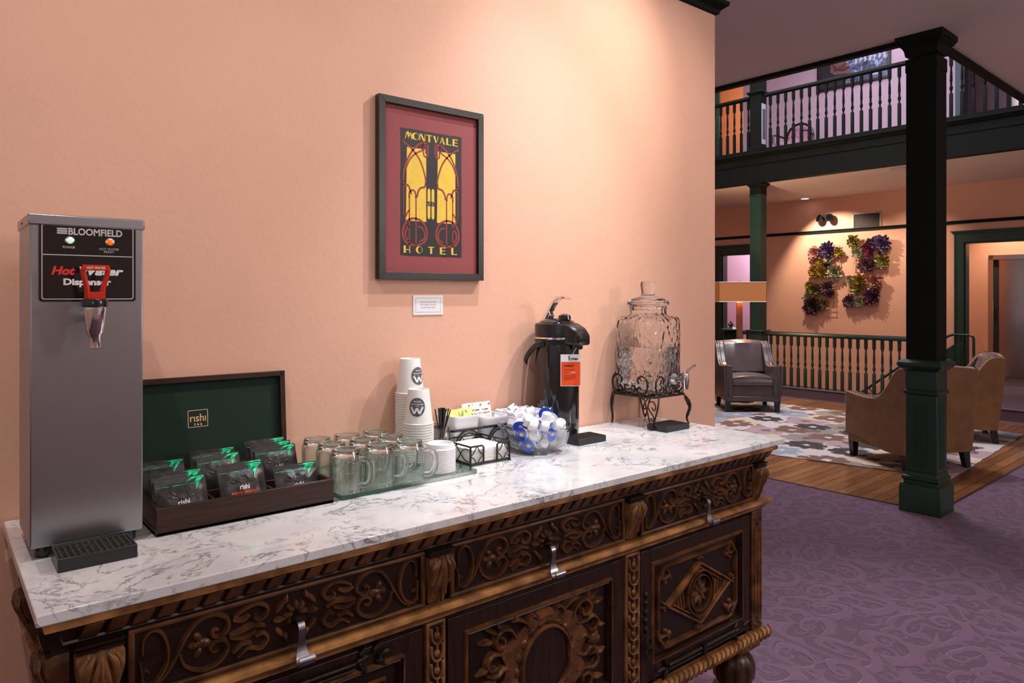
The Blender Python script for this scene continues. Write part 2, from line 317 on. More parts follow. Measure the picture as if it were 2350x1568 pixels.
# ------------------------------------------------------------------ mesh builder
class MB:
    def __init__(s): s.v = []; s.f = []; s.mi = []; s.cur = 0
    def add(s, vs, fs):
        o = len(s.v); s.v += [tuple(p) for p in vs]
        s.f += [tuple(i + o for i in f) for f in fs]; s.mi += [s.cur] * len(fs); return s
    def box(s, x0, x1, y0, y1, z0, z1):
        return s.add([(x0, y0, z0), (x1, y0, z0), (x1, y1, z0), (x0, y1, z0), (x0, y0, z1), (x1, y0, z1), (x1, y1, z1), (x0, y1, z1)],
                     [(0, 3, 2, 1), (4, 5, 6, 7), (0, 1, 5, 4), (1, 2, 6, 5), (2, 3, 7, 6), (3, 0, 4, 7)])
    def loops(s, rings, closed=True, cap=True, loop=False):
        """rings: lists of equally many points"""
        n = len(rings[0]); vs = [p for r in rings for p in r]; fs = []
        R = len(rings)
        for i in range(R if loop else R - 1):
            a = i * n; b = ((i + 1) % R) * n
            for j in range(n if closed else n - 1):
                k = (j + 1) % n
                fs.append((a + j, a + k, b + k, b + j))
        if cap and not loop and closed: fs.append(tuple(range(n))[::-1]); fs.append(tuple((R - 1) * n + j for j in range(n)))
        return s.add(vs, fs)
    def lathe(s, prof, n=24, c=(0, 0, 0), cap=True, rot=0.0):
        return s.loops([[(c[0] + r * math.cos(2 * PI * j / n + rot), c[1] + r * math.sin(2 * PI * j / n + rot), c[2] + z) for j in range(n)] for r, z in prof], cap=cap)
    def sq(s, prof, c=(0, 0, 0)):
        return s.loops([[(c[0] + r * a, c[1] + r * b, c[2] + z) for a, b in ((-1, -1), (1, -1), (1, 1), (-1, 1))] for r, z in prof])
    def tube(s, pts, r, n=8, loop=False, flat=1.0):
        P = [Vector(p) for p in pts]; N = len(P)
        rr = r if isinstance(r, (list, tuple)) else [r] * N
        T = []
        for i in range(N):
            a = P[(i - 1) % N] if (loop or i > 0) else P[i]; b = P[(i + 1) % N] if (loop or i < N - 1) else P[i]
            d = (b - a); T.append(d.normalized() if d.length > 1e-9 else Vector((0, 0, 1)))
        up = Vector((0, 0, 1)) if abs(T[0].z) < 0.9 else Vector((1, 0, 0))
        u = (up - T[0] * up.dot(T[0])).normalized(); rings = []
        for i in range(N):
            u = (u - T[i] * u.dot(T[i])); u = u.normalized() if u.length > 1e-6 else Vector((1, 0, 0))
            w_ = T[i].cross(u)
            rings.append([tuple(P[i] + (u * math.cos(2 * PI * j / n) * flat + w_ * math.sin(2 * PI * j / n)) * rr[i]) for j in range(n)])
        return s.loops(rings, loop=loop)
    def prism(s, poly, d0, d1, fn=lambda u, v, d: (u, v, d)):
        n = len(poly); vs = [fn(u, v, d0) for u, v in poly] + [fn(u, v, d1) for u, v in poly]
        fs = [tuple(range(n))[::-1], tuple(range(n, 2 * n))] + [(i, (i + 1) % n, n + (i + 1) % n, n + i) for i in range(n)]
        return s.add(vs, fs)
    def relief(s, pts, w, h, fn, taper=True):
        """rounded raised band along a 2D path, laid on a surface through fn(u, v, height)"""
        N = len(pts); ws = w if isinstance(w, (list, tuple)) else [w * (0.45 + 0.55 * math.sin(PI * min(1, max(0, (i + 0.7) / (N + 0.4))))) if taper else w for i in range(N)]
        rings = []
        for i, p in enumerate(pts):
            a = pts[max(0, i - 1)]; b = pts[min(N - 1, i + 1)]
            dx, dy = b[0] - a[0], b[1] - a[1]; L = math.hypot(dx, dy) or 1; nx, ny = -dy / L, dx / L
            k = ws[i] / 2; hh = h * (0.55 + 0.45 * ws[i] / max(ws))
            rings.append([fn(p[0] + nx * q * k, p[1] + ny * q * k, e * hh) for q, e in ((-1, -0.15), (-0.85, 0.55), (-0.35, 0.95), (0.35, 0.95), (0.85, 0.55), (1, -0.15))])
        return s.loops(rings)
    def blob(s, cu, cv, ru, rv, h, fn, ang=0.0, n=10):
        ca, sa = math.cos(ang), math.sin(ang); rings = []
        for k, e in ((1, -0.1), (0.9, 0.5), (0.55, 0.9), (0.12, 1.0)):
            rings.append([fn(cu + ca * ru * k * math.cos(2 * PI * j / n) - sa * rv * k * math.sin(2 * PI * j / n), cv + sa * ru * k * math.cos(2 * PI * j / n) + ca * rv * k * math.sin(2 * PI * j / n), e * h) for j in range(n)])
        return s.loops(rings)
    def leaf(s, u, v, L, W, ang, h, fn):
        ca, sa = math.cos(ang), math.sin(ang)
        pts = [(u + ca * L * k / 6, v + sa * L * k / 6) for k in range(7)]
        return s.relief(pts, [W * q for q in (0.35, 0.8, 1.0, 0.95, 0.7, 0.4, 0.08)], h, fn)
    def merge(s, o, mat=None):
        vs = o.v if mat is None else [tuple(mat @ Vector(p)) for p in o.v]
        k = len(s.v); s.v += vs; s.f += [tuple(i + k for i in f) for f in o.f]; s.mi += o.mi; return s
    def mesh(s, name, mats, smooth=True, angle=0.6):
        me = bpy.data.meshes.new(name); me.from_pydata(s.v, [], s.f)
        for m in (mats if isinstance(mats, (list, tuple)) else [mats]): me.materials.append(M[m] if isinstance(m, str) else m)
        if any(s.mi): me.polygons.foreach_set('material_index', s.mi)
        bm = bmesh.new(); bm.from_mesh(me); bmesh.ops.recalc_face_normals(bm, faces=bm.faces); bm.to_mesh(me); bm.free()
        if smooth:
            me.polygons.foreach_set('use_smooth', [True] * len(me.polygons)); me.set_sharp_from_angle(angle=angle)
        me.update(); return me
def lerp_path(ctrl, n=6, loop=False):
    """Catmull-Rom through control points"""
    P = [Vector(p) for p in ctrl]; N = len(P); out = []
    for i in range(N if loop else N - 1):
        if loop: p0, p1, p2, p3 = P[(i - 1) % N], P[i], P[(i + 1) % N], P[(i + 2) % N]
        else: p0, p1, p2, p3 = P[max(0, i - 1)], P[i], P[i + 1], P[min(N - 1, i + 2)]
        for k in range(n):
            t_ = k / n
            out.append(tuple(0.5 * ((2 * p1) + (-p0 + p2) * t_ + (2 * p0 - 5 * p1 + 4 * p2 - p3) * t_ ** 2 + (-p0 + 3 * p1 - 3 * p2 + p3) * t_ ** 3)))
    if not loop: out.append(tuple(P[-1]))
    return out
def spiral(cx, cy, r0, r1, a0, a1, n=16):
    return [(cx + (r0 + (r1 - r0) * k / n) * math.cos(a0 + (a1 - a0) * k / n), cy + (r0 + (r1 - r0) * k / n) * math.sin(a0 + (a1 - a0) * k / n)) for k in range(n + 1)]
def props(o, label=None, cat=None, group=None, kind=None):
    if label: o['label'] = label
    if cat: o['category'] = cat
    if group: o['group'] = group
    if kind: o['kind'] = kind
    return o
def bev(o, w, seg=2):
    if w:
        b = o.modifiers.new('bevel', 'BEVEL'); b.width = w; b.segments = seg; b.limit_method = 'ANGLE'; b.angle_limit = 0.7
    return o
def thing(name, label, cat, loc=(0, 0, 0), rz=0, group=None):
    o = bpy.data.objects.new(name, None); COL.objects.link(o); o.empty_display_size = 0.05
    o.matrix_world = FR @ Matrix.Translation(loc) @ Matrix.Rotation(rz, 4, 'Z')
    return props(o, label, cat, group)
def part(name, mb, mat, parent=None, bevel=0, smooth=True, loc=None, rot=None, angle=0.6, label=None, kind=None):
    me = mb.mesh(name, mat, smooth, angle) if isinstance(mb, MB) else mb
    o = bpy.data.objects.new(name, me); COL.objects.link(o)
    if parent is not None: o.parent = parent
    if loc is not None or rot is not None:
        o.matrix_basis = Matrix.Translation(loc or (0, 0, 0)) @ (rot if isinstance(rot, Matrix) else ID)
    if parent is None: o.matrix_world = FR @ o.matrix_basis
    bev(o, bevel); return props(o, label, None, None, kind)
def struct(name, mb, mat, bevel=0, label=None, parent=None, **kw):
    o = part(name, mb, mat, parent, bevel, **kw)
    if parent is None: o['kind'] = 'structure'
    if label: o['label'] = label
    return o
def solo(name, mb, mat, label, cat, loc=(0, 0, 0), rz=0, group=None, bevel=0, **kw):
    me = mb.mesh(name, mat, **kw) if isinstance(mb, MB) else mb
    o = bpy.data.objects.new(name, me); COL.objects.link(o)
    o.matrix_world = FR @ Matrix.Translation(loc) @ (rz if isinstance(rz, Matrix) else Matrix.Rotation(rz, 4, 'Z'))
    bev(o, bevel); return props(o, label, cat, group)
def dup(o, loc=None, rz=0, label=None, group=None, mat=None):
    c = o.copy(); COL.objects.link(c)
    if loc is not None: c.matrix_world = FR @ Matrix.Translation(loc) @ (mat if mat is not None else Matrix.Rotation(rz, 4, 'Z'))
    if label: c['label'] = label
    if group: c['group'] = group
    for ch in list(o.children):
        d = ch.copy(); COL.objects.link(d); d.parent = c
        for g in list(ch.children):
            e = g.copy(); COL.objects.link(e); e.parent = d
    return c
def RX(a): return Matrix.Rotation(a, 4, 'X')
def RY(a): return Matrix.Rotation(a, 4, 'Y')
def RZ(a): return Matrix.Rotation(a, 4, 'Z')
def text_mb(txt, size, fn, d=0.0003, bold=0.0, shear=0.0, width=None, align='LEFT'):
    cu = bpy.data.curves.new('t', 'FONT'); cu.body = txt; cu.size = size; cu.offset = bold; cu.shear = shear; cu.align_x = align
    cu.resolution_u = 3
    o = bpy.data.objects.new('t', cu); me = o.to_mesh()
    mb = MB(); xs = [p.co.x for p in me.vertices]
    if xs:
        x0, x1 = min(xs), max(xs); k = (width / (x1 - x0)) if width else 1.0
        if align == 'CENTER': off = (x0 + x1) / 2
        else: off = x0
        mb.add([fn((p.co.x - off) * k, p.co.y, d) for p in me.vertices], [tuple(p.vertices) for p in me.polygons])
    o.to_mesh_clear(); bpy.data.objects.remove(o); bpy.data.curves.remove(cu)
    return mb

# ================================================================== SETTING
FR = ID
wl = MB(); wl.box(-3.0, 2.416, 1.672, 1.80, 0, 2.58)
struct('wall_back', wl, 'peach_paint', label='peach painted partition wall behind the sideboard')
cr = MB()
prof = [(0.0, 2.562), (0.012, 2.566), (0.016, 2.580), (0.034, 2.594), (0.040, 2.598), (0.042, 2.612), (0.0, 2.616)]
cr.loops([[(x + (p if x > 0 else 0), 1.672 - p, z) for p, z in prof] for x in (-3.0, 2.416)])
cr.loops([[(2.416 + p, y - (p if y < 1.7 else -p), z) for p, z in prof] for y in (1.672, 1.80)])
cr.box(-3.0, 2.416, 1.672, 1.80, 2.58, 2.616)
bw = MB(); bw.box(-3.2, 3.0, -3.2, -3.05, 0, 3.2); bw.box(-3.2, -3.05, -3.2, 1.672, 0, 1.1)  # added out of view to shape what the steel and wood reflect
struct('wall_reflected', bw, 'ceiling_paint', label='unseen pale wall behind the camera, added for reflections')
struct('trim_1', cr, 'green_black_paint', label='black crown trim capping the peach partition')

FR = RM
cp = MB()
cp.box(-3.2, 5.27, -4, 10, -0.05, 0.0); cp.box(5.27, 9.68, -4, 1.73, -0.05, 0.0)
struct('floor', cp, 'purple_carpet', smooth=False, label='purple carpet with sculpted scroll pattern')
sf = MB(); sf.box(5.27, 9.68, 1.73, 10, -0.05, -0.016)
wf = struct('floor', sf, 'dark_field_wood', smooth=False, label='old brown plank floor of the lobby')
pw = 0.085; rnd = random.Random(3); pmesh = {}
y = 1.73; row = 0
while y < 6.45:
    cuts = [5.27] + sorted([5.27 + rnd.uniform(0.5, 2.0), 7.3 + rnd.uniform(0, 1.6)]) + [9.68]
    for a, b in zip(cuts[:-1], cuts[1:]):
        m = MB(); m.box(a + 0.002, b - 0.002, y + 0.0022, y + pw - 0.0022, -0.016, rnd.uniform(-0.0012, 0.0))
        part('plank', m, 'plank_wood_%d' % rnd.randrange(3), wf, smooth=False)
    y += pw; row += 1
m = MB(); m.box(5.27, 9.68, y, 10, -0.016, -0.0008); part('plank', m, 'plank_wood_0', wf, smooth=False)
m = MB(); m.box(5.262, 9.68, 1.722, 1.738, -0.001, 0.004); m.box(5.262, 5.278, 1.73, 10, -0.001, 0.004)
struct('trim_2', m, 'dark_leg', label='dark edge strip between carpet and planks')

# step and platforms
m = MB(); m.box(9.68, 9.92, -4, 10, 0.0, 0.155); m.box(9.92, 14.2, -4, 3.40, 0.0, 0.155); m.box(9.92, 14.2, 6.75, 10, 0.0, 0.155)
struct('floor', m, 'purple_riser', smooth=False, label='purple carpeted step and landing in front of the stairwell')
m = MB(); m.box(9.664, 9.68, -4, 10, 0.0, 0.012); m.box(9.670, 9.684, -4, 10, 0.146, 0.158); m.box(12.0, 12.02, 1.0, 3.6, 0.155, 0.163)
struct('trim_3', m, 'metal_strip', label='thin metal strips edging the carpeted step')
# far wall with two openings
XW = 12.1
m = MB()
m.box(XW, XW + 0.15, 3.587, 6.94, -1.8, 3.13); m.box(XW, XW + 0.15, -4, 3.587, 2.257, 3.13); m.box(XW, XW + 0.15, -4, 0.9, 0.155, 2.257)
m.box(XW, XW + 0.15, 6.94, 7.70, 2.25, 3.13); m.box(XW, XW + 0.15, 7.70, 10, 0.155, 3.13)
struct('wall_far', m, 'peach_paint_far', smooth=False, label='orange peach wall beyond the stairwell')
m = MB(); m.box(3.0, 14.4, 10.0, 10.12, 0, 6.3)
struct('wall_left', m, 'peach_paint_far', smooth=False, label='peach wall closing the lobby on the left')
m = MB(); m.box(9.92, 9.95, 3.40, 6.75, -1.8, 0.15); m.box(9.92, XW, 3.385, 3.40, -1.8, 0.15); m.box(9.92, XW, 6.75, 6.76, -1.8, 0.15)
struct('wall_stairwell', m, 'peach_paint_far', smooth=False, label='peach walls lining the stairwell')
m = MB(); m.box(XW - 0.022, XW, -4, 10, 2.535, 2.575); m.box(XW - 0.032, XW, -4, 10, 2.568, 2.582)
struct('trim_4', m, 'green_black_paint', label='dark green picture rail along the far wall')
def casing(y0, y1, z0, z1, wdt, name, label, jamb=0.15):
    d = MB()
    for a, b in ((y0 - wdt, y0), (y1, y1 + wdt)):
        d.box(XW - 0.03, XW, a, b, z0, z1 + wdt); d.box(XW - 0.04, XW, a if a < y0 else b - 0.02, a + 0.02 if a < y0 else b, z0, z1 + wdt)
    d.box(XW - 0.03, XW, y0, y1, z1, z1 + wdt); d.box(XW - 0.045, XW, y0 - wdt - 0.02, y1 + wdt + 0.02, z1 + wdt, z1 + wdt + 0.025)
    d.box(XW - 0.065, XW, y0 - wdt - 0.04, y1 + wdt + 0.04, z1 + wdt + 0.025, z1 + wdt + 0.045)
    d.box(XW, XW + jamb, y0, y0 + 0.02, z0, z1); d.box(XW, XW + jamb, y1 - 0.02, y1, z0, z1); d.box(XW, XW + jamb, y0, y1, z1 - 0.02, z1)
    return struct(name, d, 'green_paint', label=label)
casing(0.95, 3.587, 0.155, 2.257, 0.125, 'door_1', 'wide dark green cased opening to the elevators')
casing(6.96, 7.70, 0.155, 2.25, 0.125, 'door_2', 'dark green doorway behind the far column')
# elevator lobby
m = MB(); m.box(13.2, 13.35, 3.565, 4.6, 0.155, 3.13); m.box(13.2, 13.35, -1, 3.565, 2.10, 3.13); m.box(13.2, 13.35, -1, 1.6, 0.155, 2.1)
m.box(XW + 0.15, 13.2, 4.0, 4.1, 0.155, 3.13)
struct('wall_elevator', m, 'peach_paint_far', smooth=False, label='peach wall around the elevator doors')
m = MB(); m.box(14.1, 14.2, 4.1, 10, 0.155, 3.13); m.box(XW + 0.15, 14.1, 6.2, 6.3, 0.155, 3.13)
struct('wall_side_room', m, 'lavender_paint', smooth=False, label='pale lavender wall seen through the green doorway')
ev = thing('elevator', 'brushed steel elevator doors in a steel frame beyond the green opening', 'elevator', (13.2, 0, 0.155))
m = MB(); m.box(-0.03, 0.04, 3.50, 3.565, 0, 1.945); m.box(-0.03, 0.04, 1.60, 1.66, 0, 1.945); m.box(-0.03, 0.04, 1.60, 3.565, 1.87, 1.945)
part('door_frame', m, 'steel_frame', ev, 0.004)
for a, b in ((2.585, 3.45), (1.70, 2.580)):
    m = MB(); m.box(0.05, 0.08, a, b, 0.01, 1.87); part('door_panel', m, 'steel_door', ev, 0.004)
m = MB(); m.box(0.03, 0.09, 3.45, 3.50, 0, 1.87); part('door_jamb', m, 'vent_dark', ev)
m = MB(); m.box(0.0, 0.02, 3.462, 3.488, 0.98, 1.12); part('button_plate', m, 'black_plastic', ev, 0.002)

# ceilings
m = MB(); m.box(-3.2, 5.26, -4, 10, 3.2, 3.34); m.box(5.26, 9.66, -4, 1.79, 3.2, 3.34)
struct('ceiling', m, 'ceiling_paint', smooth=False, label='greyish pink ceiling above the sideboard and carpet')
m = MB(); m.box(9.80, 14.2, -4, 10, 3.13, 3.30)
struct('ceiling', m, 'ceiling_paint', smooth=False, label='pale ceiling under the upper gallery')
m = MB(); m.box(-3.2, 14.5, -4, 10, 6.3, 6.4); m.box(5.10, 5.26, 1.6, 10, 3.34, 6.3)
struct('ceiling', m, 'ceiling_paint', smooth=False, label='high ceiling over the open stair hall')
m = MB()
for z0, z1, q in ((3.168, 3.205, 0.045), (3.185, 3.36, 0.018)):
    m.box(5.26 - q, 5.268, 1.79 - q, 10, z0, z1); m.box(5.26, 9.66, 1.79 - q, 1.798, z0, z1)
struct('trim_5', m, 'green_black_paint', label='dark trim bordering the ceiling opening')
# beam
m = MB(); m.box(9.66, 9.80, -4, 10, 3.13, 3.40); m.box(9.650, 9.80, -4, 10, 3.40, 3.53)
m.loops([[(x, yy, z) for x, z in ((9.65, 3.50), (9.628, 3.515), (9.620, 3.535), (9.600, 3.545), (9.600, 3.575), (9.80, 3.575), (9.80, 3.5))] for yy in (-4, 10)])
m.box(9.655, 9.66, -4, 10, 3.13, 3.16)
struct('trim_6', m, 'green_black_paint', label='dark green beam carrying the upper gallery')
# upper gallery
m = MB(); m.box(9.80, 14.4, -4, 10, 3.40, 3.57)
struct('floor', m, 'purple_riser', smooth=False, label='floor of the upper gallery')
m = MB(); m.box(XW, XW + 0.15, 3.70, 7.25, 3.57, 6.3); m.box(XW, XW + 0.15, -4, 2.6, 3.57, 6.3); m.box(XW, XW + 0.15, 2.6, 3.70, 5.75, 6.3)
m.box(XW + 0.15, 13.6, 3.9, 4.0, 3.57, 6.3); m.box(13.5, 13.6, -4, 4.0, 3.57, 6.3)
struct('wall_gallery', m, 'lavender_paint', smooth=False, label='pinkish lavender wall of the upper gallery')
m = MB(); m.box(13.6, 13.75, 6, 10, 3.57, 6.3); m.box(XW + .15, 13.6, 7.15, 7.25, 3.57, 6.3)
struct('wall_gallery_end', m, 'peach_paint_far', smooth=False, label='orange lit wall at the gallery end')
m = MB(); m.box(12.9, 13.0, 8.35, 8.75, 3.57, 5.8); m.box(12.85, 12.9, 8.25, 8.36, 3.57, 5.9)
struct('door_3', m, 'teal_paint', label='teal door at the left end of the gallery')
m = MB(); m.box(XW - 0.03, XW + 0.15, 3.58, 3.70, 3.57, 5.75); m.box(XW - 0.03, XW + 0.15, 2.60, 3.70, 5.75, 5.87)
struct('door_4', m, 'teal_paint', label='teal door casing on the right side of the gallery')
ge = thing('elevator', 'upper floor elevator with steel doors glimpsed past the gallery balusters', 'elevator', (13.48, 0, 3.57))
m = MB(); m.box(0, 0.02, 1.6, 3.33, 0, 2.05); part('door_frame', m, 'steel_frame', ge, 0.003)
for a, b in ((2.50, 3.27), (1.7, 2.49)):
    m = MB(); m.box(-0.012, 0.0, a, b, 0.01, 1.98); part('door_panel', m, 'steel_door', ge)

# ------------------------------------------------------------------ columns
def column(name, label, x, y, profile, extras):
    t = thing(name, label, 'column', (x, y, 0))
    for nm, pr, mat in profile:
        m = MB(); m.sq(pr); part(nm, m, mat, t, 0.003, angle=0.3)
    for nm, m, mat in extras: part(nm, m, mat, t)
    return t
fl = MB()
for k in range(11):
    q = -0.045 + k * 0.009
    for (ax, ay) in ((0, -1), (-1, 0)):
        p = [(q, -0.0955), (q, -0.0955)] if ax == 0 else None
        a = (q, -0.0958) if ay else (-0.0958, q)
        fl.tube([(a[0], a[1], 0.30), (a[0], a[1], 0.74)], 0.0025, 6)
column('green_column', 'dark green square column standing at the corner of the plank floor', 5.292, 1.796, [
    ('plinth', [(0.128, 0), (0.128, 0.165), (0.122, 0.185)], 'green_paint'),
    ('base_moulding', [(0.122, 0.185), (0.116, 0.192), (0.108, 0.196), (0.106, 0.210), (0.114, 0.218), (0.116, 0.232), (0.110, 0.240), (0.104, 0.244), (0.100, 0.262), (0.095, 0.272)], 'green_paint'),
    ('lower_shaft', [(0.095, 0.272), (0.095, 0.79)], 'green_paint'),
    ('collar', [(0.095, 0.785), (0.106, 0.795), (0.110, 0.806), (0.104, 0.815), (0.097, 0.822)], 'green_paint'),
    ('middle_shaft', [(0.097, 0.822), (0.097, 0.95)], 'green_paint'),
    ('ledge', [(0.099, 0.945), (0.104, 0.952), (0.116, 0.962), (0.128, 0.972), (0.138, 0.985), (0.138, 1.003), (0.118, 1.022), (0.094, 1.028)], 'green_paint'),
    ('upper_shaft', [(0.094, 1.028), (0.094, 2.96), (0.098, 2.965), (0.098, 3.05)], 'green_black_paint'),
    ('capital', [(0.098, 3.07), (0.101, 3.085), (0.104, 3.105), (0.113, 3.125), (0.128, 3.140), (0.134, 3.145), (0.134, 3.155), (0.143, 3.160), (0.147, 3.175), (0.147, 3.205)], 'green_black_paint')],
    [('reeding', fl, 'green_paint')])
column('gallery_column', 'far green column between the floor lamp and the stair railing', 9.76, 5.60, [
    ('base', [(0.115, 0.0), (0.115, 0.745), (0.122, 0.752), (0.118, 0.765), (0.105, 0.77)], 'green_paint'),
    ('dado', [(0.105, 0.77), (0.105, 0.91)], 'green_paint'),
    ('ledge', [(0.108, 0.905), (0.125, 0.92), (0.132, 0.935), (0.130, 0.948), (0.088, 0.955)], 'green_paint'),
    ('shaft', [(0.087, 0.955), (0.087, 2.93)], 'green_paint'),
    ('collar', [(0.089, 2.93), (0.097, 2.938), (0.097, 2.946), (0.088, 2.952)], 'green_paint'),
    ('neck', [(0.088, 2.95), (0.088, 3.07)], 'green_black_paint'),
    ('capital', [(0.09, 3.065), (0.10, 3.08), (0.118, 3.10), (0.125, 3.13), (0.125, 3.14)], 'green_black_paint')], [])
pn = MB(); pn.box(-0.058, 0.058, -0.093, -0.088, 3.70, 4.30)
pf = MB(); pf.box(-0.040, 0.040, -0.097, -0.093, 3.78, 4.22)
nt = column('gallery_post', 'upper gallery newel post with a ledge and a grey side panel', 9.76, 5.60, [
    ('base', [(0.105, 3.57), (0.105, 3.66), (0.088, 3.67)], 'green_black_paint'),
    ('shaft', [(0.087, 3.66), (0.087, 6.3)], 'green_black_paint'),
    ('ledge', [(0.089, 4.43), (0.11, 4.45), (0.122, 4.465), (0.122, 4.48), (0.09, 4.50)], 'green_black_paint')],
    [('side_panel', pn, 'silver_print'), ('panel_field', pf, 'grey_ink')])

# ------------------------------------------------------------------ balustrades
bal = MB()
bal.sq([(0.017, 0), (0.017, 0.265), (0.012, 0.278)])
bal.lathe([(0.010, 0.27), (0.012, 0.285), (0.009, 0.295), (0.019, 0.325), (0.020, 0.340), (0.011, 0.368), (0.014, 0.376), (0.014, 0.384), (0.011, 0.390), (0.0165, 0.42), (0.0145, 0.50), (0.010, 0.568), (0.014, 0.574), (0.014, 0.582), (0.010, 0.590)], 10)
bal.sq([(0.012, 0.588), (0.017, 0.60), (0.017, 0.73)])
balme = bal.mesh('baluster', 'dark_green_paint', True, 0.5)
bal2 = balme.copy(); bal2.materials[0] = M['green_black_paint']
def balustrade(label, x, y0, y1, zb, zt, step, mat, bme):
    t = thing('balustrade', label, 'railing', (x, 0, 0))
    m = MB(); rr = [(-0.038, 0.0), (-0.040, 0.018), (-0.030, 0.040), (0, 0.050), (0.030, 0.040), (0.040, 0.018), (0.038, 0.0), (0.02, -0.012), (-0.02, -0.012)]
    m.loops([[(a, yy, zt - 0.05 + b) for a, b in rr] for yy in (y0, y1)]); part('handrail', m, mat, t)
    if zb > 1:
        m = MB(); m.box(-0.03, 0.03, y0, y1, zb - 0.03, zb); m.box(-0.04, 0.04, y0, y1, zb - 0.06, zb - 0.03); part('bottom_rail', m, mat, t, 0.004)
    k = y1 - 0.07
    while k > y0 + 0.02:
        o = part('baluster', bme, mat, t, loc=(0, k, zb)); o.scale = (1, 1, (zt - 0.05 - zb) / 0.73)
        k -= step
    return t
balustrade('green balustrade of turned spindles guarding the stairwell', 9.76, 3.40, 5.465, 0.155, 0.935, 0.104, 'dark_green_paint', balme)
balustrade('short green balustrade left of the far column', 9.76, 5.74, 5.945, 0.155, 0.935, 0.104, 'dark_green_paint', balme)
balustrade('long upper balustrade of black green spindles on the gallery', 9.76, 1.0, 5.475, 3.635, 4.456, 0.1185, 'green_black_paint', bal2)
balustrade('upper balustrade left of the gallery post', 9.76, 5.725, 8.2, 3.635, 4.456, 0.1185, 'green_black_paint', bal2)
# newel with finial
t = thing('newel_post', 'dark green newel post with an acorn finial left of the lamp', 'post', (9.76, 6.06, 0))
m = MB(); m.sq([(0.075, 0), (0.075, 0.86), (0.08, 0.865), (0.08, 0.875), (0.072, 0.88), (0.072, 0.915)]); part('post', m, 'green_black_paint', t, 0.003)
m = MB(); m.sq([(0.08, 0.915), (0.108, 0.93), (0.110, 0.942), (0.075, 0.962), (0.03, 0.972)]); part('cap', m, 'green_paint', t, 0.002)
m = MB(); m.lathe([(0.03, 0.968), (0.022, 0.985), (0.040, 1.005), (0.042, 1.02), (0.026, 1.034), (0.016, 1.04), (0.019, 1.05), (0.010, 1.066), (0.002, 1.07)], 14); part('finial', m, 'green_paint', t)
# stair: handrail on far wall, skirt, treads
t = thing('stair_handrail', 'green wall handrail running down the stairwell from the elevator opening', 'handrail', (0, 0, 0))
m = MB(); m.tube([(11.98, 3.43, 0.45), (11.98, 3.43, 0.60), (11.98, 3.43, 0.82), (11.98, 3.445, 0.86), (11.98, 3.48, 0.875), (11.98, 3.70, 0.875), (11.98, 3.76, 0.855), (11.98, 4.36, 0.407), (11.98, 5.03, -0.12), (11.98, 5.9, -0.80)], 0.019, 10)
part('rail', m, 'green_paint', t)
m = MB(); m.tube([(11.98, 3.43, 0.60), (11.98, 3.43, 0.155)], 0.018, 8); part('rail_drop', m, 'green_paint', t)
for yy, zz in ((3.60, 0.86), (4.9, -0.03)):
    m = MB(); m.tube([(11.98, yy, zz), (11.99, yy, zz - 0.05), (12.06, yy, zz - 0.07), (12.10, yy, zz - 0.07)], 0.008, 8); m.lathe([(0.02, -0.01), (0.02, 0.01)], 10, (12.09, yy, zz - 0.07)); part('bracket', m, 'iron', t)
m = MB(); m.prism([(3.62, 0.155), (3.62, 0.72), (3.72, 0.72), (6.0, -1.05), (6.0, -1.62)], 12.06, 12.10, lambda u, v, d: (d, u, v))
struct('baseboard_stair', m, 'green_paint', label='dark green raking skirt board of the stair')
st = MB(); z = 0.155; yy = 3.40
for k in range(10): st.box(10.0, 12.06, yy, yy + 0.27, z - 0.20, z); yy += 0.27; z -= 0.18
st.box(9.95, 12.1, 5.9, 6.75, -1.82, -1.75)
struct('stairs', st, 'purple_riser', smooth=False, label='stair steps going down behind the balustrade')

# ------------------------------------------------------------------ wall and ceiling fittings
t = thing('air_vent', 'white framed louvred air grille above the picture rail', 'vent', (XW, 4.997, 2.69))
m = MB()
for a, b, c, d in ((-0.228, 0.228, 0.115, 0.14), (-0.228, 0.228, -0.14, -0.115), (-0.228, -0.205, -0.14, 0.14), (0.205, 0.228, -0.14, 0.14)): m.box(-0.015, 0, a, b, c, d)
part('frame', m, 'vent_white', t, 0.002)
m = MB(); m.box(-0.004, 0, -0.205, 0.205, -0.115, 0.115); part('backing', m, 'vent_dark', t)
for k in range(11):
    z = -0.105 + k * 0.021; m = MB(); m.loops([[(-0.012, q, z), (-0.010, q, z + 0.004), (-0.003, q, z + 0.011), (-0.003, q, z + 0.007)] for q in (-0.205, 0.205)]); part('slat', m, 'vent_slat', t)
t = thing('emergency_light', 'black twin headed emergency light on the far wall', 'light', (XW, 5.66, 2.80))
m = MB(); m.box(-0.05, 0, -0.05, 0.05, -0.05, 0.05); part('housing', m, 'black_plastic', t, 0.01)
for sgn in (-1, 1):
    m = MB(); m.lathe([(0.02, -0.06), (0.055, -0.03), (0.07, 0.0), (0.068, 0.02)], 16)
    m.v = [tuple(RX(0) @ RY(-1.25) @ Vector(p)) for p in m.v]
    o = part('lamp_head', m, 'black_plastic', t, loc=(-0.09, sgn * 0.085, -0.02), rot=RZ(sgn * -0.5))
    m = MB(); m.lathe([(0.058, 0.018), (0.05, 0.028), (0.01, 0.032)], 16); m.v = [tuple(RY(-1.25) @ Vector(p)) for p in m.v]; part('lens', m, 'clear_glass', o)
t = thing('recessed_downlight', 'lit recessed downlight in the ceiling under the gallery', 'light', (11.86, 5.93, 3.13))
m = MB(); m.lathe([(0.085, 0.0), (0.085, -0.008), (0.065, -0.008), (0.062, 0.0)], 24); part('ring', m, 'cream_trim', t)
m = MB(); m.lathe([(0.062, -0.002), (0.062, -0.004)], 24); part('glow', m, 'downlight_glow', t)
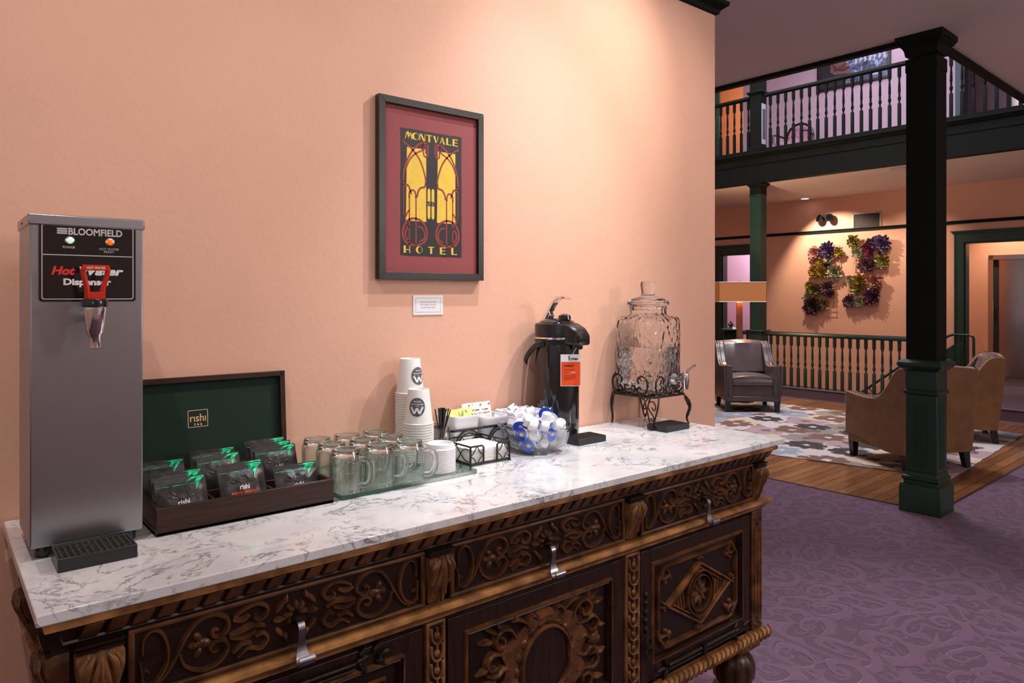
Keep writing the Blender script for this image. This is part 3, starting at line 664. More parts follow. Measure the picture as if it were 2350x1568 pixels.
t = thing('ceiling_speaker', 'round flush ceiling speaker near the gallery beam', 'speaker', (9.98, 3.70, 3.13))
m = MB(); m.lathe([(0.11, 0.0), (0.11, -0.006), (0.10, -0.012)], 28); part('grille', m, 'vent_white', t)
m = MB(); m.lathe([(0.085, -0.012), (0.08, -0.015)], 28); part('cone_cover', m, 'silver_print', t)
# gallery painting
t = thing('gallery_painting', 'large dark framed painting of a person in a pink coat beside a blue street, upstairs', 'painting', (XW, 5.22, 4.96))
m = MB()
for a, b, c, d in ((-0.60, 0.60, 0, 0.045), (-0.60, 0.60, 0.90, 0.945), (-0.60, -0.555, 0, 0.945), (0.555, 0.60, 0, 0.945)): m.box(-0.035, 0, a, b, c, d)
part('frame', m, 'dark_leg', t, 0.005)
m = MB(); m.box(-0.015, 0, -0.56, 0.56, 0.04, 0.91); part('canvas', m, 'street_scene_paint', t)
m = MB(); FN = lambda u, v, d: (-0.016 - d, u, v)
m.prism([(0.12, 0.04), (0.56, 0.04), (0.56, 0.91), (0.40, 0.91), (0.36, 0.5), (0.10, 0.30)], 0, 0.001, FN); part('dark_shopfront', m, 'black_ink', t)
m = MB(); m.prism([(0.02, 0.22), (0.10, 0.36), (0.11, 0.60), (0.17, 0.70), (0.24, 0.72), (0.31, 0.69), (0.36, 0.52), (0.37, 0.30), (0.30, 0.24)], 0.0012, 0.004, FN); part('coat', m, 'petal_mauve', t)
m = MB(); m.relief([(0.05, 0.33), (0.15, 0.30), (0.27, 0.34), (0.33, 0.42)], 0.06, 0.01, lambda u, v, d: (-0.02 - d, u, v)); m.relief([(0.31, 0.32), (0.2, 0.34), (0.1, 0.40)], 0.05, 0.008, lambda u, v, d: (-0.021 - d, u, v)); part('sleeves', m, 'brown_ink', t)
m = MB(); m.prism([(0.19 + 0.05 * math.cos(a * PI / 6), 0.79 + 0.065 * math.sin(a * PI / 6)) for a in range(12)], 0.0012, 0.003, FN); part('head', m, 'petal_rose', t)
for k in range(7):
    m = MB(); u = -0.52 + k * 0.075; m.prism([(u, 0.35 + 0.02 * (k % 3)), (u + 0.03, 0.34), (u + 0.035, 0.80 - 0.03 * (k % 2)), (u + 0.005, 0.82)], 0, 0.0015, FN); part('light_pole', m, 'silver_print', t)
# gallery chair
t = thing('gallery_chair', 'floral upholstered armchair with a round wooden back on the gallery', 'chair', (11.72, 5.98, 3.57), math.radians(-90))
m = MB(); pth = [(-0.24, 0.02, 0.45)] + [(0.24 * -math.cos(a * PI / 8), 0.06, 0.60 + 0.24 * math.sin(a * PI / 8)) for a in range(9)] + [(0.24, 0.02, 0.45)]
m.tube(pth, 0.02, 8); part('back_frame', m, 'dark_leg', t)
m = MB(); m.prism([(0.21 * -math.cos(a * PI / 8), 0.60 + 0.21 * math.sin(a * PI / 8)) for a in range(9)] + [(0.2, 0.44), (-0.2, 0.44)], 0.03, 0.08, lambda u, v, d: (u, d, v)); part('back_pad', m, 'floral_cloth', t, 0.015)
m = MB(); m.box(-0.25, 0.25, -0.45, 0.05, 0.38, 0.47); part('seat', m, 'floral_cloth', t, 0.03)
for sx in (-1, 1):
    for sy in (-0.42, 0.04):
        m = MB(); m.tube([(sx * 0.22, sy, 0.39), (sx * 0.23, sy, 0.2), (sx * 0.22, sy, 0.0)], [0.025, 0.018, 0.012], 8); part('leg', m, 'dark_leg', t)
    m = MB(); m.tube([(sx * 0.24, 0.03, 0.62), (sx * 0.27, -0.2, 0.64), (sx * 0.26, -0.36, 0.62), (sx * 0.25, -0.38, 0.42)], 0.018, 8); part('arm', m, 'dark_leg', t)

# ------------------------------------------------------------------ rug
m = MB()
cn = [(6.346, 1.967), (8.93, 2.10), (9.06, 5.6), (5.62, 5.6), (6.05, 3.40)]
edge = [(a[0] + (b[0] - a[0]) * k / 24, a[1] + (b[1] - a[1]) * k / 24, 0) for a, b in zip(cn, cn[1:] + cn[:1]) for k in range(24)]
rr = random.Random(5)
ed = [(x + rr.uniform(-0.008, 0.008), y_ + rr.uniform(-0.008, 0.008)) for x, y_, _ in edge]
m.prism(ed, 0.0005, 0.008)
o = solo('area_rug', m, 'flower_rug', 'stitched hide area rug patterned with black, brown and cream flowers', 'rug')

# ------------------------------------------------------------------ club chairs
def club_chair(loc, rz, label, outer, inner, group='nailhead club chairs'):
    t = thing('club_chair', label, 'chair', loc, rz, group)
    def side(sx):
        top = lerp_path([(-0.345, 0.585, 0), (-0.20, 0.565, 0), (-0.03, 0.560, 0), (0.07, 0.595, 0), (0.16, 0.69, 0), (0.235, 0.80, 0), (0.30, 0.845, 0), (0.36, 0.85, 0), (0.40, 0.835, 0)], 4)
        bot = lerp_path([(0.335, 0.135, 0), (0.20, 0.125, 0), (0.05, 0.14, 0), (-0.12, 0.185, 0), (-0.25, 0.20, 0), (-0.345, 0.195, 0)], 4)
        return [(a, b) for a, b, _ in top] + [(0.395, 0.7), (0.365, 0.4)] + [(a, b) for a, b, _ in bot]
    pl = side(1)
    for sx in (-1, 1):
        m = MB(); m.prism(pl, 0.30 * sx, 0.352 * sx, lambda u, v, d: (d, u, v)); a = part('arm', m, outer, t, 0.012)
        m = MB(); m.prism([(u * 0.985 + 0.003, v - 0.004) for u, v in pl], 0.245 * sx, 0.302 * sx, lambda u, v, d: (d, u, v)); part('arm_lining', m, inner, t, 0.014)
        nm = MB()
        n_ = [(0.0, p[0], p[1] + 0.001) for p in pl[:33]]
        pts = [(0.326 * sx, n_[i][1], n_[i][2]) for i in range(0, 32, 1)]
        for p in pts: nm.lathe([(0.0075, -0.001), (0.006, 0.004), (0.001, 0.0055)], 7, p)
        for k in range(13):
            z = 0.22 + k * 0.028
            q = MB(); q.lathe([(0.0075, -0.001), (0.006, 0.004), (0.001, 0.0055)], 7); nm.merge(q, Matrix.Translation((0.326 * sx, -0.345, z)) @ RX(PI / 2))
        part('nailheads', nm, 'nail', t, kind='stuff')
    m = MB(); bk = [(0.29, 0.13), (0.33, 0.5), (0.355, 0.82), (0.37, 0.842), (0.40, 0.835), (0.40, 0.79), (0.375, 0.45), (0.335, 0.13)]
    def brow(u, v, d): return (d, u, v)
    rings = []
    for k in range(9):
        x = -0.345 + k * 0.69 / 8; arch = 0.028 * math.cos((k - 4) / 4 * PI / 2)
        rings.append([(x, u, v + (arch if v > 0.75 else 0)) for u, v in bk])
    m.loops(rings); part('back', m, outer, t, 0.008)
    m = MB(); bi = [(0.14, 0.46), (0.20, 0.62), (0.265, 0.80), (0.30, 0.842), (0.37, 0.845), (0.36, 0.6), (0.30, 0.40)]; rings = []
    for k in range(9):
        x = -0.245 + k * 0.49 / 8; q = math.cos((k - 4) / 4 * PI / 2.2)
        rings.append([(x, u - (0.03 * q if u < 0.3 else 0), v + (0.028 * q if v > 0.75 else 0)) for u, v in bi])
    m.loops(rings); part('back_cushion', m, inner, t, 0.012)
    m = MB(); rings = []
    for y_, k in ((-0.335, 0.7), (-0.32, 0.95), (-0.1, 1.0), (0.1, 1.0), (0.22, 0.9)):
        rings.append([(x * 0.248, y_, z) for x, z in ((-1, 0.335), (-1, 0.335 + 0.10 * k), (-0.6, 0.335 + 0.118 * k), (0, 0.335 + 0.128 * k), (0.6, 0.335 + 0.118 * k), (1, 0.335 + 0.10 * k), (1, 0.335), (0, 0.33))])
    m.loops(rings); c_ = part('seat_cushion', m, inner, t, 0.016)
    m = MB(); m.tube(lerp_path([(-0.245, -0.335, 0.425), (0, -0.34, 0.45), (0.245, -0.335, 0.425)], 5), 0.005, 6); m.tube([(-0.245, -0.336, 0.345), (0.245, -0.336, 0.345)], 0.005, 6); part('piping', m, inner, c_)
    m = MB(); m.box(-0.25, 0.25, -0.325, 0.25, 0.19, 0.335); part('seat_base', m, inner, t, 0.012)
    m = MB(); 
    for k in range(21):
        q = MB(); q.lathe([(0.0075, -0.001), (0.006, 0.004), (0.001, 0.0055)], 7); m.merge(q, Matrix.Translation((-0.30 + k * 0.03, -0.327 if abs(-0.30 + k * 0.03) < 0.245 else -0.3465, 0.212)) @ RX(PI / 2))
    part('nailheads', m, 'nail', t, kind='stuff')
    m = MB(); m.box(-0.335, 0.335, -0.33, 0.32, 0.135, 0.20); part('bottom_rail', m, outer, t, 0.008)
    for sx in (-1, 1):
        for sy in (-1, 1):
            m = MB(); m.loops([[(sx * 0.298 + a * w_, sy * 0.30 + b * w_ + off, z) for a, b in ((-1, -1), (1, -1), (1, 1), (-1, 1))] for w_, z, off in ((0.032, 0.14, 0.0), (0.023, 0.0, 0.025 if sy > 0 else 0.0))]); part('leg', m, 'dark_leg', t, 0.003)
    return t
club_chair((8.30, 4.92, 0.008), math.radians(-47), 'grey leather club chair with nailheads facing the camera, beside the lamp', 'grey_leather', 'grey_leather')
club_chair((6.73, 2.44, 0.008), math.radians(152.6), 'brown suede backed club chair nearest the green column, back turned', 'suede', 'grey_leather')
club_chair((8.31, 2.566, 0.008), math.radians(203.6), 'suede backed club chair in profile behind the nearer suede one', 'suede', 'grey_leather')
# floor lamp
t = thing('floor_lamp', 'floor lamp with a rectangular orange shade on a square wooden post', 'lamp', (8.80, 5.33, 0.008), math.radians(-41))
m = MB(); m.box(-0.16, 0.16, -0.12, 0.12, 0, 0.03); part('base', m, 'dark_leg', t, 0.005)
m = MB(); m.box(-0.035, 0.035, -0.035, 0.035, 0.03, 1.36); part('pole', m, 'lamp_wood', t, 0.005)
m = MB(); m.lathe([(0.012, 1.36), (0.012, 1.44), (0.02, 1.445), (0.02, 1.47)], 10); part('socket', m, 'metal_strip', t)
m = MB(); a, b = 0.315, 0.15; m.loops([[(x * a, y_ * b, z) for x, y_ in ((-1, -1), (1, -1), (1, 1), (-1, 1))] for z in (1.365, 1.632)], cap=False)
sh = part('shade', m, 'lamp_shade_cloth', t, smooth=False); sm = sh.modifiers.new('thick', 'SOLIDIFY'); sm.thickness = 0.004
m = MB()
for z in (1.367, 1.632): m.tube([(-a, -b, z), (a, -b, z), (a, b, z), (-a, b, z)], 0.005, 6, loop=True)
m.tube([(-a, 0, 1.62), (a, 0, 1.62)], 0.004, 6); part('shade_rim', m, 'cream_trim', sh)
m = MB(); m.lathe([(0.004, 1.62), (0.014, 1.635), (0.010, 1.65), (0.002, 1.655)], 10); part('finial', m, 'metal_strip', t)
# side table: its corner shows at the wall edge
t = thing('side_table', 'dark wooden side table whose corner shows past the peach wall edge', 'table', (7.62, 5.36, 0.008), math.radians(-47))
m = MB(); m.box(-0.28, 0.28, -0.28, 0.28, 0.52, 0.55); part('tabletop', m, 'table_wood', t, 0.004)
m = MB(); m.box(-0.282, 0.282, -0.282, 0.282, 0.535, 0.542); part('brass_edge', m, 'lamp_wood', t)
for sx in (-1, 1):
    for sy in (-1, 1):
        m = MB(); m.box(sx * 0.25 - 0.02, sx * 0.25 + 0.02, sy * 0.25 - 0.02, sy * 0.25 + 0.02, 0, 0.52); part('leg', m, 'table_wood', t, 0.003)

# ------------------------------------------------------------------ paper flower wall art
def blossom_mesh(mat, seed, style):
    rg = random.Random(seed); m = MB()
    rings = ((1.0, 13, 0.15), (0.88, 12, 0.42), (0.70, 11, 0.68), (0.50, 8, 0.92), (0.30, 5, 1.15)) if style else ((1.0, 9, 0.15), (0.80, 8, 0.48), (0.58, 7, 0.78), (0.35, 4, 1.05))
    wid = 0.22 if style else 0.34
    for R, n, tilt in rings:
        for k in range(n):
            a = 2 * PI * (k + rg.random() * 0.6) / n; L = R * rg.uniform(0.85, 1.1); W = wid * rg.uniform(0.8, 1.2); tl = tilt + rg.uniform(-0.15, 0.15)
            grid = []
            for i in range(5):
                s_ = i / 4; rad = L * s_ * math.cos(tl * (0.5 + 0.5 * s_)); hh = L * s_ * math.sin(tl * (0.5 + 0.5 * s_)) * 0.8 + rg.uniform(-0.03, 0.03) * s_
                wq = W * math.sin(PI * (0.12 + 0.75 * s_)) ; row = []
                for j in range(4):
                    q = (j / 3 - 0.5) * 2; cup = 0.20 * q * q * (0.4 + s_) + rg.uniform(-0.10, 0.10) * (s_ > 0.3)
                    x = rad; y_ = q * wq
                    row.append((-(hh + cup * 0.8) , x * math.cos(a) - y_ * math.sin(a), x * math.sin(a) + y_ * math.cos(a)))
                grid.append(row)
            m.loops(grid, closed=False, cap=False)
    return m.mesh('blossom', mat, True, 1.0)
BLM = {}
def art(label, frame, fls):
    cu = sum(f[0] for f in fls) / len(fls); cv = sum(f[1] for f in fls) / len(fls)
    def conv(u, v):
        U = 1840 + u / 6.818; V = 530 + v / 6.818
        yy = 5.965 - (U - 1858) * 0.00722; dep = 12.05 * 0.6577 + yy * 0.7533
        return yy, 1.45 - (V - 680) / 1638 * dep
    y0, z0 = conv(cu, cv)
    t = thing('flower_wall_art', label, 'wall art', (XW - 0.03, y0, z0), 0, 'paper flower panels on the far wall')
    a, b, c, d = frame; ya, za = conv(a, b); yb, zb = conv(c, d)
    m = MB()
    for k in range(4):
        yy = ya + (yb - ya) * k / 3 - y0; m.tube([(0, yy, za - z0), (0, yy, zb - z0)], 0.006, 5)
    for k in range(6):
        zz = za + (zb - za) * k / 5 - z0; m.tube([(-0.008, ya - y0 + 0.02, zz), (-0.008, yb - y0 - 0.02, zz)], 0.005, 5)
    m.box(0, 0.03, -0.02, 0.02, 0.0, 0.03)
    part('wicker_frame', m, 'wicker', t)
    for i, (u, v, r, mat) in enumerate(fls):
        key = (mat, i % 3)
        if key not in BLM: BLM[key] = blossom_mesh(mat, hash_(mat) + i, i % 2)
        yy, zz = conv(u, v); sc = r / 6.818 * 0.0076 * 1.16
        o = part('blossom', BLM[key], mat, t, loc=(-0.015, yy - y0, zz - z0), rot=RX(i * 1.3)); o.scale = (sc * 0.85, sc, sc)
    return t
def hash_(s_): return sum(ord(ch) * (i + 1) for i, ch in enumerate(s_))
art('upper left paper flower panel with a violet bloom in its top row', (180, 250, 630, 720), [(230, 360, 105, 'petal_rose'), (440, 300, 120, 'petal_violet'), (620, 340, 75, 'petal_gold'), (320, 480, 60, 'petal_gold'), (450, 430, 80, 'petal_sage'), (430, 560, 60, 'petal_plum'), (230, 640, 95, 'petal_gold'), (340, 640, 95, 'petal_gold'), (560, 640, 110, 'petal_sage'), (560, 640, 55, 'petal_rose')])
art('lower left paper flower panel with bare wicker at its right corner', (90, 850, 560, 1270), [(130, 850, 60, 'petal_gold'), (220, 920, 105, 'petal_olive'), (230, 930, 70, 'petal_gold'), (440, 900, 105, 'petal_mauve'), (110, 1050, 75, 'petal_sage'), (200, 1180, 130, 'petal_plum'), (375, 1140, 85, 'petal_olive'), (480, 990, 65, 'petal_mauve'), (335, 880, 40, 'petal_rose')])
art('upper right paper flower panel with dark violet and magenta blooms', (850, 140, 1360, 580), [(850, 160, 90, 'petal_olive'), (920, 340, 85, 'petal_sage'), (1090, 300, 105, 'petal_magenta'), (1270, 200, 125, 'petal_violet'), (1120, 200, 80, 'petal_plum'), (1230, 350, 65, 'petal_gold'), (1290, 480, 95, 'petal_olive'), (1060, 540, 115, 'petal_mauve')])
art('lower right paper flower panel with a deep plum bloom at its corner', (770, 760, 1230, 1180), [(790, 760, 55, 'petal_sage'), (940, 780, 100, 'petal_gold'), (920, 880, 105, 'petal_olive'), (1170, 800, 115, 'petal_rose'), (790, 1100, 95, 'petal_mauve'), (930, 1110, 85, 'petal_sage'), (1120, 1040, 115, 'petal_plum'), (1160, 930, 70, 'petal_mauve')])
FR = ID

# ================================================================== SIDEBOARD
FR = ID
YF = 1.19                                    # front plane of frieze and doors
sb = thing('sideboard', 'carved dark wooden sideboard with three drawers and three panelled doors', 'sideboard', (0, 0, 0))
F = lambda u, v, d: (u, YF - d, v)
def P(name, m, mat='carved_wood', par=None, bevel=0, **kw): return part(name, m, mat, par or sb, bevel, **kw)
m = MB(); m.box(0.16, 1.955, YF + 0.012, 1.655, 0.44, 0.965); P('carcass', m, 'door_wood')
# cornice: worn top bead, dark cove with small pierced blocks
def moulding(prof, x0, x1, ends=True):
    """prof: (projection, z); runs along the front and returns down both sides"""
    m = MB(); rings = []
    rings.append([(x0 - p, 1.655, z) for p, z in prof]); rings.append([(x0 - p, YF - p, z) for p, z in prof])
    rings.append([(x1 + p, YF - p, z) for p, z in prof]); rings.append([(x1 + p, 1.655, z) for p, z in prof])
    return m.loops(rings, cap=True)
P('cornice_bead', moulding([(0.0, 0.984), (0.026, 0.984), (0.034, 0.988), (0.036, 0.996), (0.032, 1.003), (0.0, 1.003)], 0.16, 1.955), 'worn_wood')
P('cornice_cove', moulding([(0.0, 0.952), (0.006, 0.952), (0.010, 0.957), (0.008, 0.960), (0.012, 0.968), (0.020, 0.978), (0.022, 0.984), (0.0, 0.984)], 0.16, 1.955), 'dark_field_wood')
dm = MB(); k = 0; x = 0.17
while x < 1.95:
    m = dm
    m.add([(x, YF - 0.004, 0.9625), (x + 0.0245, YF - 0.004, 0.9625), (x + 0.0245, YF - 0.0155, 0.9625), (x, YF - 0.0155, 0.9625),
         (x + 0.006, YF - 0.012, 0.9835), (x + 0.0305, YF - 0.012, 0.9835), (x + 0.0305, YF - 0.0275, 0.9835), (x + 0.006, YF - 0.0275, 0.9835)],
        [(0, 3, 2, 1), (4, 5, 6, 7), (0, 1, 5, 4), (1, 2, 6, 5), (2, 3, 7, 6), (3, 0, 4, 7)])
    x += 0.0335
P('cornice_carving', dm, 'carved_wood', bevel=0.0015)
P('middle_moulding', moulding([(0.0, 0.808), (0.006, 0.810), (0.012, 0.815), (0.012, 0.822), (0.022, 0.827), (0.027, 0.833), (0.026, 0.840), (0.018, 0.843), (0.0, 0.843)], 0.165, 1.95), 'worn_wood')
bm_ = moulding([(0.0, 0.415), (0.012, 0.418), (0.020, 0.424), (0.024, 0.436), (0.020, 0.447), (0.008, 0.452), (0.0, 0.455)], 0.165, 1.95)
P('bottom_moulding', bm_, 'worn_wood')
gm = MB(); x = 0.17
while x < 1.965:
    gm.tube([(x, YF - 0.012, 0.422), (x + 0.006, YF - 0.0235, 0.428), (x + 0.014, YF - 0.0255, 0.437), (x + 0.020, YF - 0.020, 0.447), (x + 0.024, YF - 0.008, 0.452)], 0.0028, 5); x += 0.021
P('rope_carving', gm, 'carved_wood')

def sc(pts, n=5): return [(a, b) for a, b, _ in lerp_path([(p[0], p[1], 0) for p in pts], n)]
# ---- drawers
def drawer(x0, x1):
    W = x1 - x0; cx = (x0 + x1) / 2; zb, zt = 0.850, 0.948; H = zt - zb
    m = MB(); m.box(x0 - 0.012, x1 + 0.012, YF - 0.002, YF + 0.01, zb - 0.006, zt + 0.004); d = P('drawer', m, 'dark_field_wood')
    fr = MB(); fw = 0.009
    fr.box(x0 - 0.012, x1 + 0.012, YF - 0.010, YF - 0.001, zt - 0.004, zt + 0.004); fr.box(x0 - 0.012, x1 + 0.012, YF - 0.010, YF - 0.001, zb - 0.006, zb + 0.003)
    fr.box(x0 - 0.012, x0 - 0.002, YF - 0.010, YF - 0.001, zb, zt); fr.box(x1 + 0.002, x1 + 0.012, YF - 0.010, YF - 0.001, zb, zt)
    P('drawer_frame', fr, 'carved_wood', d, 0.003)
    ca = MB(); hw = W / 2
    for s in (-1, 1):
        X = lambda t_: cx + s * (1 - t_) * hw       # t 0 = outer end, 1 = centre
        Z = lambda q: zb + q * H
        f = lambda u, v, dd: (u, YF - 0.002 - dd, v)
        def R(pts, w_, h=0.0085, **kw): ca.relief(sc([(X(a), Z(b)) for a, b in pts]), w_, h, f, **kw)
        R([(0.035, 0.60), (0.04, 0.82), (0.085, 0.93), (0.14, 0.86), (0.175, 0.62), (0.17, 0.36), (0.12, 0.16), (0.06, 0.10), (0.03, 0.22), (0.045, 0.34), (0.07, 0.30)], 0.0075)
        R([(0.02, 0.50), (0.03, 0.25), (0.02, 0.10)], 0.006)
        R([(0.09, 0.06), (0.16, 0.18), (0.225, 0.42), (0.28, 0.68), (0.35, 0.88), (0.44, 0.93), (0.525, 0.82), (0.54, 0.64), (0.49, 0.53), (0.445, 0.58), (0.45, 0.67), (0.48, 0.66)], 0.0095)
        R([(0.245, 0.44), (0.28, 0.22), (0.37, 0.08), (0.47, 0.11), (0.535, 0.28), (0.52, 0.44), (0.47, 0.48), (0.43, 0.41), (0.445, 0.32), (0.475, 0.34)], 0.0095)
        for (a, b, r1, r2, an) in ((0.385, 0.50, 0.013, 0.008, 0), (0.355, 0.62, 0.009, 0.006, 1.0 * s), (0.355, 0.38, 0.009, 0.006, -1.0 * s), (0.325, 0.50, 0.008, 0.006, 0)):
            ca.blob(X(a), Z(b), r1, r2, 0.006, f, an)
        R([(0.55, 0.50), (0.62, 0.52), (0.70, 0.56), (0.78, 0.50)], 0.012)
        R([(0.55, 0.46), (0.64, 0.40), (0.72, 0.46)], 0.008)
        R([(0.58, 0.78), (0.66, 0.88), (0.74, 0.90), (0.80, 0.78), (0.77, 0.64), (0.715, 0.66), (0.72, 0.74)], 0.009)
        R([(0.57, 0.74), (0.63, 0.70), (0.68, 0.76)], 0.010)
        R([(0.60, 0.10), (0.67, 0.20), (0.75, 0.14), (0.80, 0.26), (0.77, 0.38), (0.72, 0.36)], 0.009)
        R([(0.57, 0.20), (0.63, 0.30), (0.69, 0.28)], 0.010)
        for a0, b0, an, L in ((0.86, 0.66, 0.9, 0.026), (0.86, 0.38, -0.9, 0.026), (0.84, 0.52, 0.0, 0.024), (0.92, 0.78, 1.3, 0.016), (0.92, 0.26, -1.3, 0.016)):
            ca.leaf(X(a0), Z(b0), L, 0.011, PI - an if s > 0 else an, 0.008, f)
    for k in range(8): ca.blob(cx + 0.013 * math.cos(k * PI / 4), (zb + zt) / 2 + 0.013 * math.sin(k * PI / 4) + 0.006, 0.009, 0.005, 0.008, lambda u, v, dd: (u, YF - 0.002 - dd, v), k * PI / 4)
    P('scroll_carving', ca, 'carved_wood', d)
    # drop pull: dark backplate and a curled steel tongue
    h = MB(); h.blob(cx, 0.898, 0.011, 0.010, 0.012, lambda u, v, dd: (u, YF - 0.010 - dd, v)); h.box(cx - 0.008, cx + 0.008, YF - 0.026, YF - 0.008, 0.890, 0.899)
    hd = P('handle_mount', h, 'iron', d, 0.001)
    h = MB(); pth = [(0.0, -0.024, 0.896), (0, -0.030, 0.888), (0, -0.029, 0.872), (0, -0.028, 0.856), (0, -0.032, 0.842), (0, -0.040, 0.834), (0, -0.050, 0.834), (0, -0.054, 0.842), (0, -0.049, 0.848)]
    wid = [0.006, 0.006, 0.006, 0.008, 0.011, 0.0135, 0.0145, 0.0145, 0.013]; rings = []
    pp = lerp_path(pth, 3); n = len(pp)
    for i, p in enumerate(pp):
        q = i / (n - 1) * (len(wid) - 1); j = min(int(q), len(wid) - 2); w_ = wid[j] + (wid[j + 1] - wid[j]) * (q - j)
        a = pp[max(0, i - 1)]; b = pp[min(n - 1, i + 1)]; ty, tz = b[1] - a[1], b[2] - a[2]; L = math.hypot(ty, tz) or 1; ny, nz = -tz / L * 0.0016, ty / L * 0.0016
        rings.append([(cx - w_, YF + p[1] + ny, p[2] + nz), (cx + w_, YF + p[1] + ny, p[2] + nz), (cx + w_, YF + p[1] - ny, p[2] - nz), (cx - w_, YF + p[1] - ny, p[2] - nz)])
    h.loops(rings); P('drop_handle', h, 'dull_steel', d, angle=0.9)
    return d
drawer(0.245, 0.742); drawer(0.825, 1.322); drawer(1.405, 1.895)

# ---- acanthus corbels
def corbel(cx, w_, side=None, yside=0):
    """front corbels, or side ones when side = -1 / +1"""
    m = MB(); prof = [(0.006, 0.944), (0.020, 0.941), (0.027, 0.934), (0.029, 0.922), (0.026, 0.908), (0.020, 0.892), (0.014, 0.876), (0.009, 0.860), (0.006, 0.846)]
    if side is None: fn = lambda u, d, z: (cx + u, YF - d, z)
    elif side < 0: fn = lambda u, d, z: (0.16 - d * 1.25, yside + u, z)
    else: fn = lambda u, d, z: (1.955 + d * 1.1, yside + u, z)
    hw = w_ / 2; rings = []
    for d, z in prof:
        k = 0.62 + 0.38 * min(1, d / 0.027); row = []
        for j in range(13):
            q = -1 + j / 6; ridge = 0.004 * abs(math.cos(q * PI * 1.5)) * min(1, d / 0.012) - 0.005 * abs(q) ** 2
            row.append(fn(q * hw * k, d + ridge + (0.003 if j == 6 else 0), z))
        rings.append([fn(-hw * k, 0, z)] + row + [fn(hw * k, 0, z)])
    m.loops(rings)
    o = P('corbel', m, 'worn_wood' if side is None else 'carved_wood')
    lf = MB(); ff = lambda u, v, dd: fn(u, max(0.004, 0.030 * math.sin(PI * min(1, max(0, (v - 0.835) / 0.115)) ** 0.8)) * 0 + _surf(prof, v) + dd, v)
    for s in (-1, 1):
        for u0, v0, u1, v1, u2, v2, ww in ((0.0, 0.936, 0.25, 0.90, 0.55, 0.86, 0.010), (0.30, 0.938, 0.62, 0.915, 0.70, 0.885, 0.011), (0.60, 0.936, 0.82, 0.922, 0.80, 0.905, 0.009), (0.12, 0.90, 0.22, 0.87, 0.36, 0.848, 0.007)):
            lf.relief(sc([(s * u0 * hw, v0), (s * u1 * hw, v1), (s * u2 * hw, v2)]), ww, 0.005, ff)
    lf.relief(sc([(0, 0.94), (0, 0.91), (0, 0.88), (0, 0.85)]), 0.007, 0.006, ff)
    P('acanthus_leaf', lf, 'worn_wood' if side is None else 'carved_wood', o)
    cap = MB()
    for d0, z0, z1 in ((0.024, 0.941, 0.946), (0.018, 0.946, 0.950), (0.026, 0.950, 0.954)):
        pts = [fn(-hw, 0, 0), fn(hw, d0, 0)]; xs = sorted((pts[0][0], pts[1][0])); ys = sorted((pts[0][1], pts[1][1])); cap.box(xs[0], xs[1], ys[0], ys[1], z0, z1)
    P('corbel_cap', cap, 'dark_field_wood', o)
def _surf(prof, v):
    for (d0, z0), (d1, z1) in zip(prof[:-1], prof[1:]):
        if z1 <= v <= z0: return d0 + (d1 - d0) * (z0 - v) / (z0 - z1)
    return prof[-1][0] if v < prof[-1][1] else prof[0][0]
for cx, w_ in ((0.196, 0.062), (0.783, 0.056), (1.363, 0.056), (1.925, 0.050)): corbel(cx, w_)
for yy in (1.222, 1.50): corbel(0, 0.060, -1, yy)
for yy in (1.222, 1.50): corbel(0, 0.060, 1, yy)

# ---- pilasters of stacked scales
def pilaster(x0, x1):
    m = MB(); m.box(x0, x1, YF - 0.008, YF + 0.01, 0.455, 0.808); p = P('pilaster', m, 'worn_wood', bevel=0.002)
    cx = (x0 + x1) / 2; r = (x1 - x0) / 2 - 0.009; z = 0.797
    g = MB(); g.box(cx - r - 0.002, cx + r + 0.002, YF - 0.0085, YF - 0.006, 0.46, 0.803); P('pilaster_groove', g, 'dark_field_wood', p)
    c = MB(); f = lambda u, v, dd: (u, YF - 0.0085 - dd, v)
    while z > 0.49:
        c.relief([(cx - r, z)] + [(cx + r * math.cos(PI + a * PI / 8), z - 0.008 + (0.024) * math.sin(PI + a * PI / 8)) for a in range(9)] + [(cx + r, z)], 0.0055, 0.006, f, taper=False)
        c.blob(cx, z - 0.016, 0.007, 0.008, 0.006, f); c.relief([(cx, z), (cx, z - 0.012)], 0.003, 0.006, f, taper=False)
        z -= 0.0345
    P('scale_carving', c, 'worn_wood', p)
pilaster(0.757, 0.802); pilaster(1.337, 1.390)
def reeded(x0, x1):
    m = MB(); m.box(x0, x1, YF - 0.006, YF + 0.01, 0.455, 0.808); p = P('corner_pilaster', m, 'carved_wood', bevel=0.002)
    c = MB(); f = lambda u, v, dd: (u, YF - 0.006 - dd, v); cx = (x0 + x1) / 2
    for k in (-1, 0, 1):
        zt = 0.755 - (0.0 if k else 0.012); c.relief([(cx + k * 0.014, zt), (cx + k * 0.014, 0.50)], 0.009, 0.007, f, taper=False)
    for u, v in ((0, 0.770), (-0.014, 0.785), (0.014, 0.785), (0, 0.487), (-0.014, 0.472), (0.014, 0.472)): c.blob(cx + u, v, 0.005, 0.005, 0.006, f)
    P('reeding', c, 'carved_wood', p)
reeded(0.162, 0.212); reeded(1.898, 1.952)

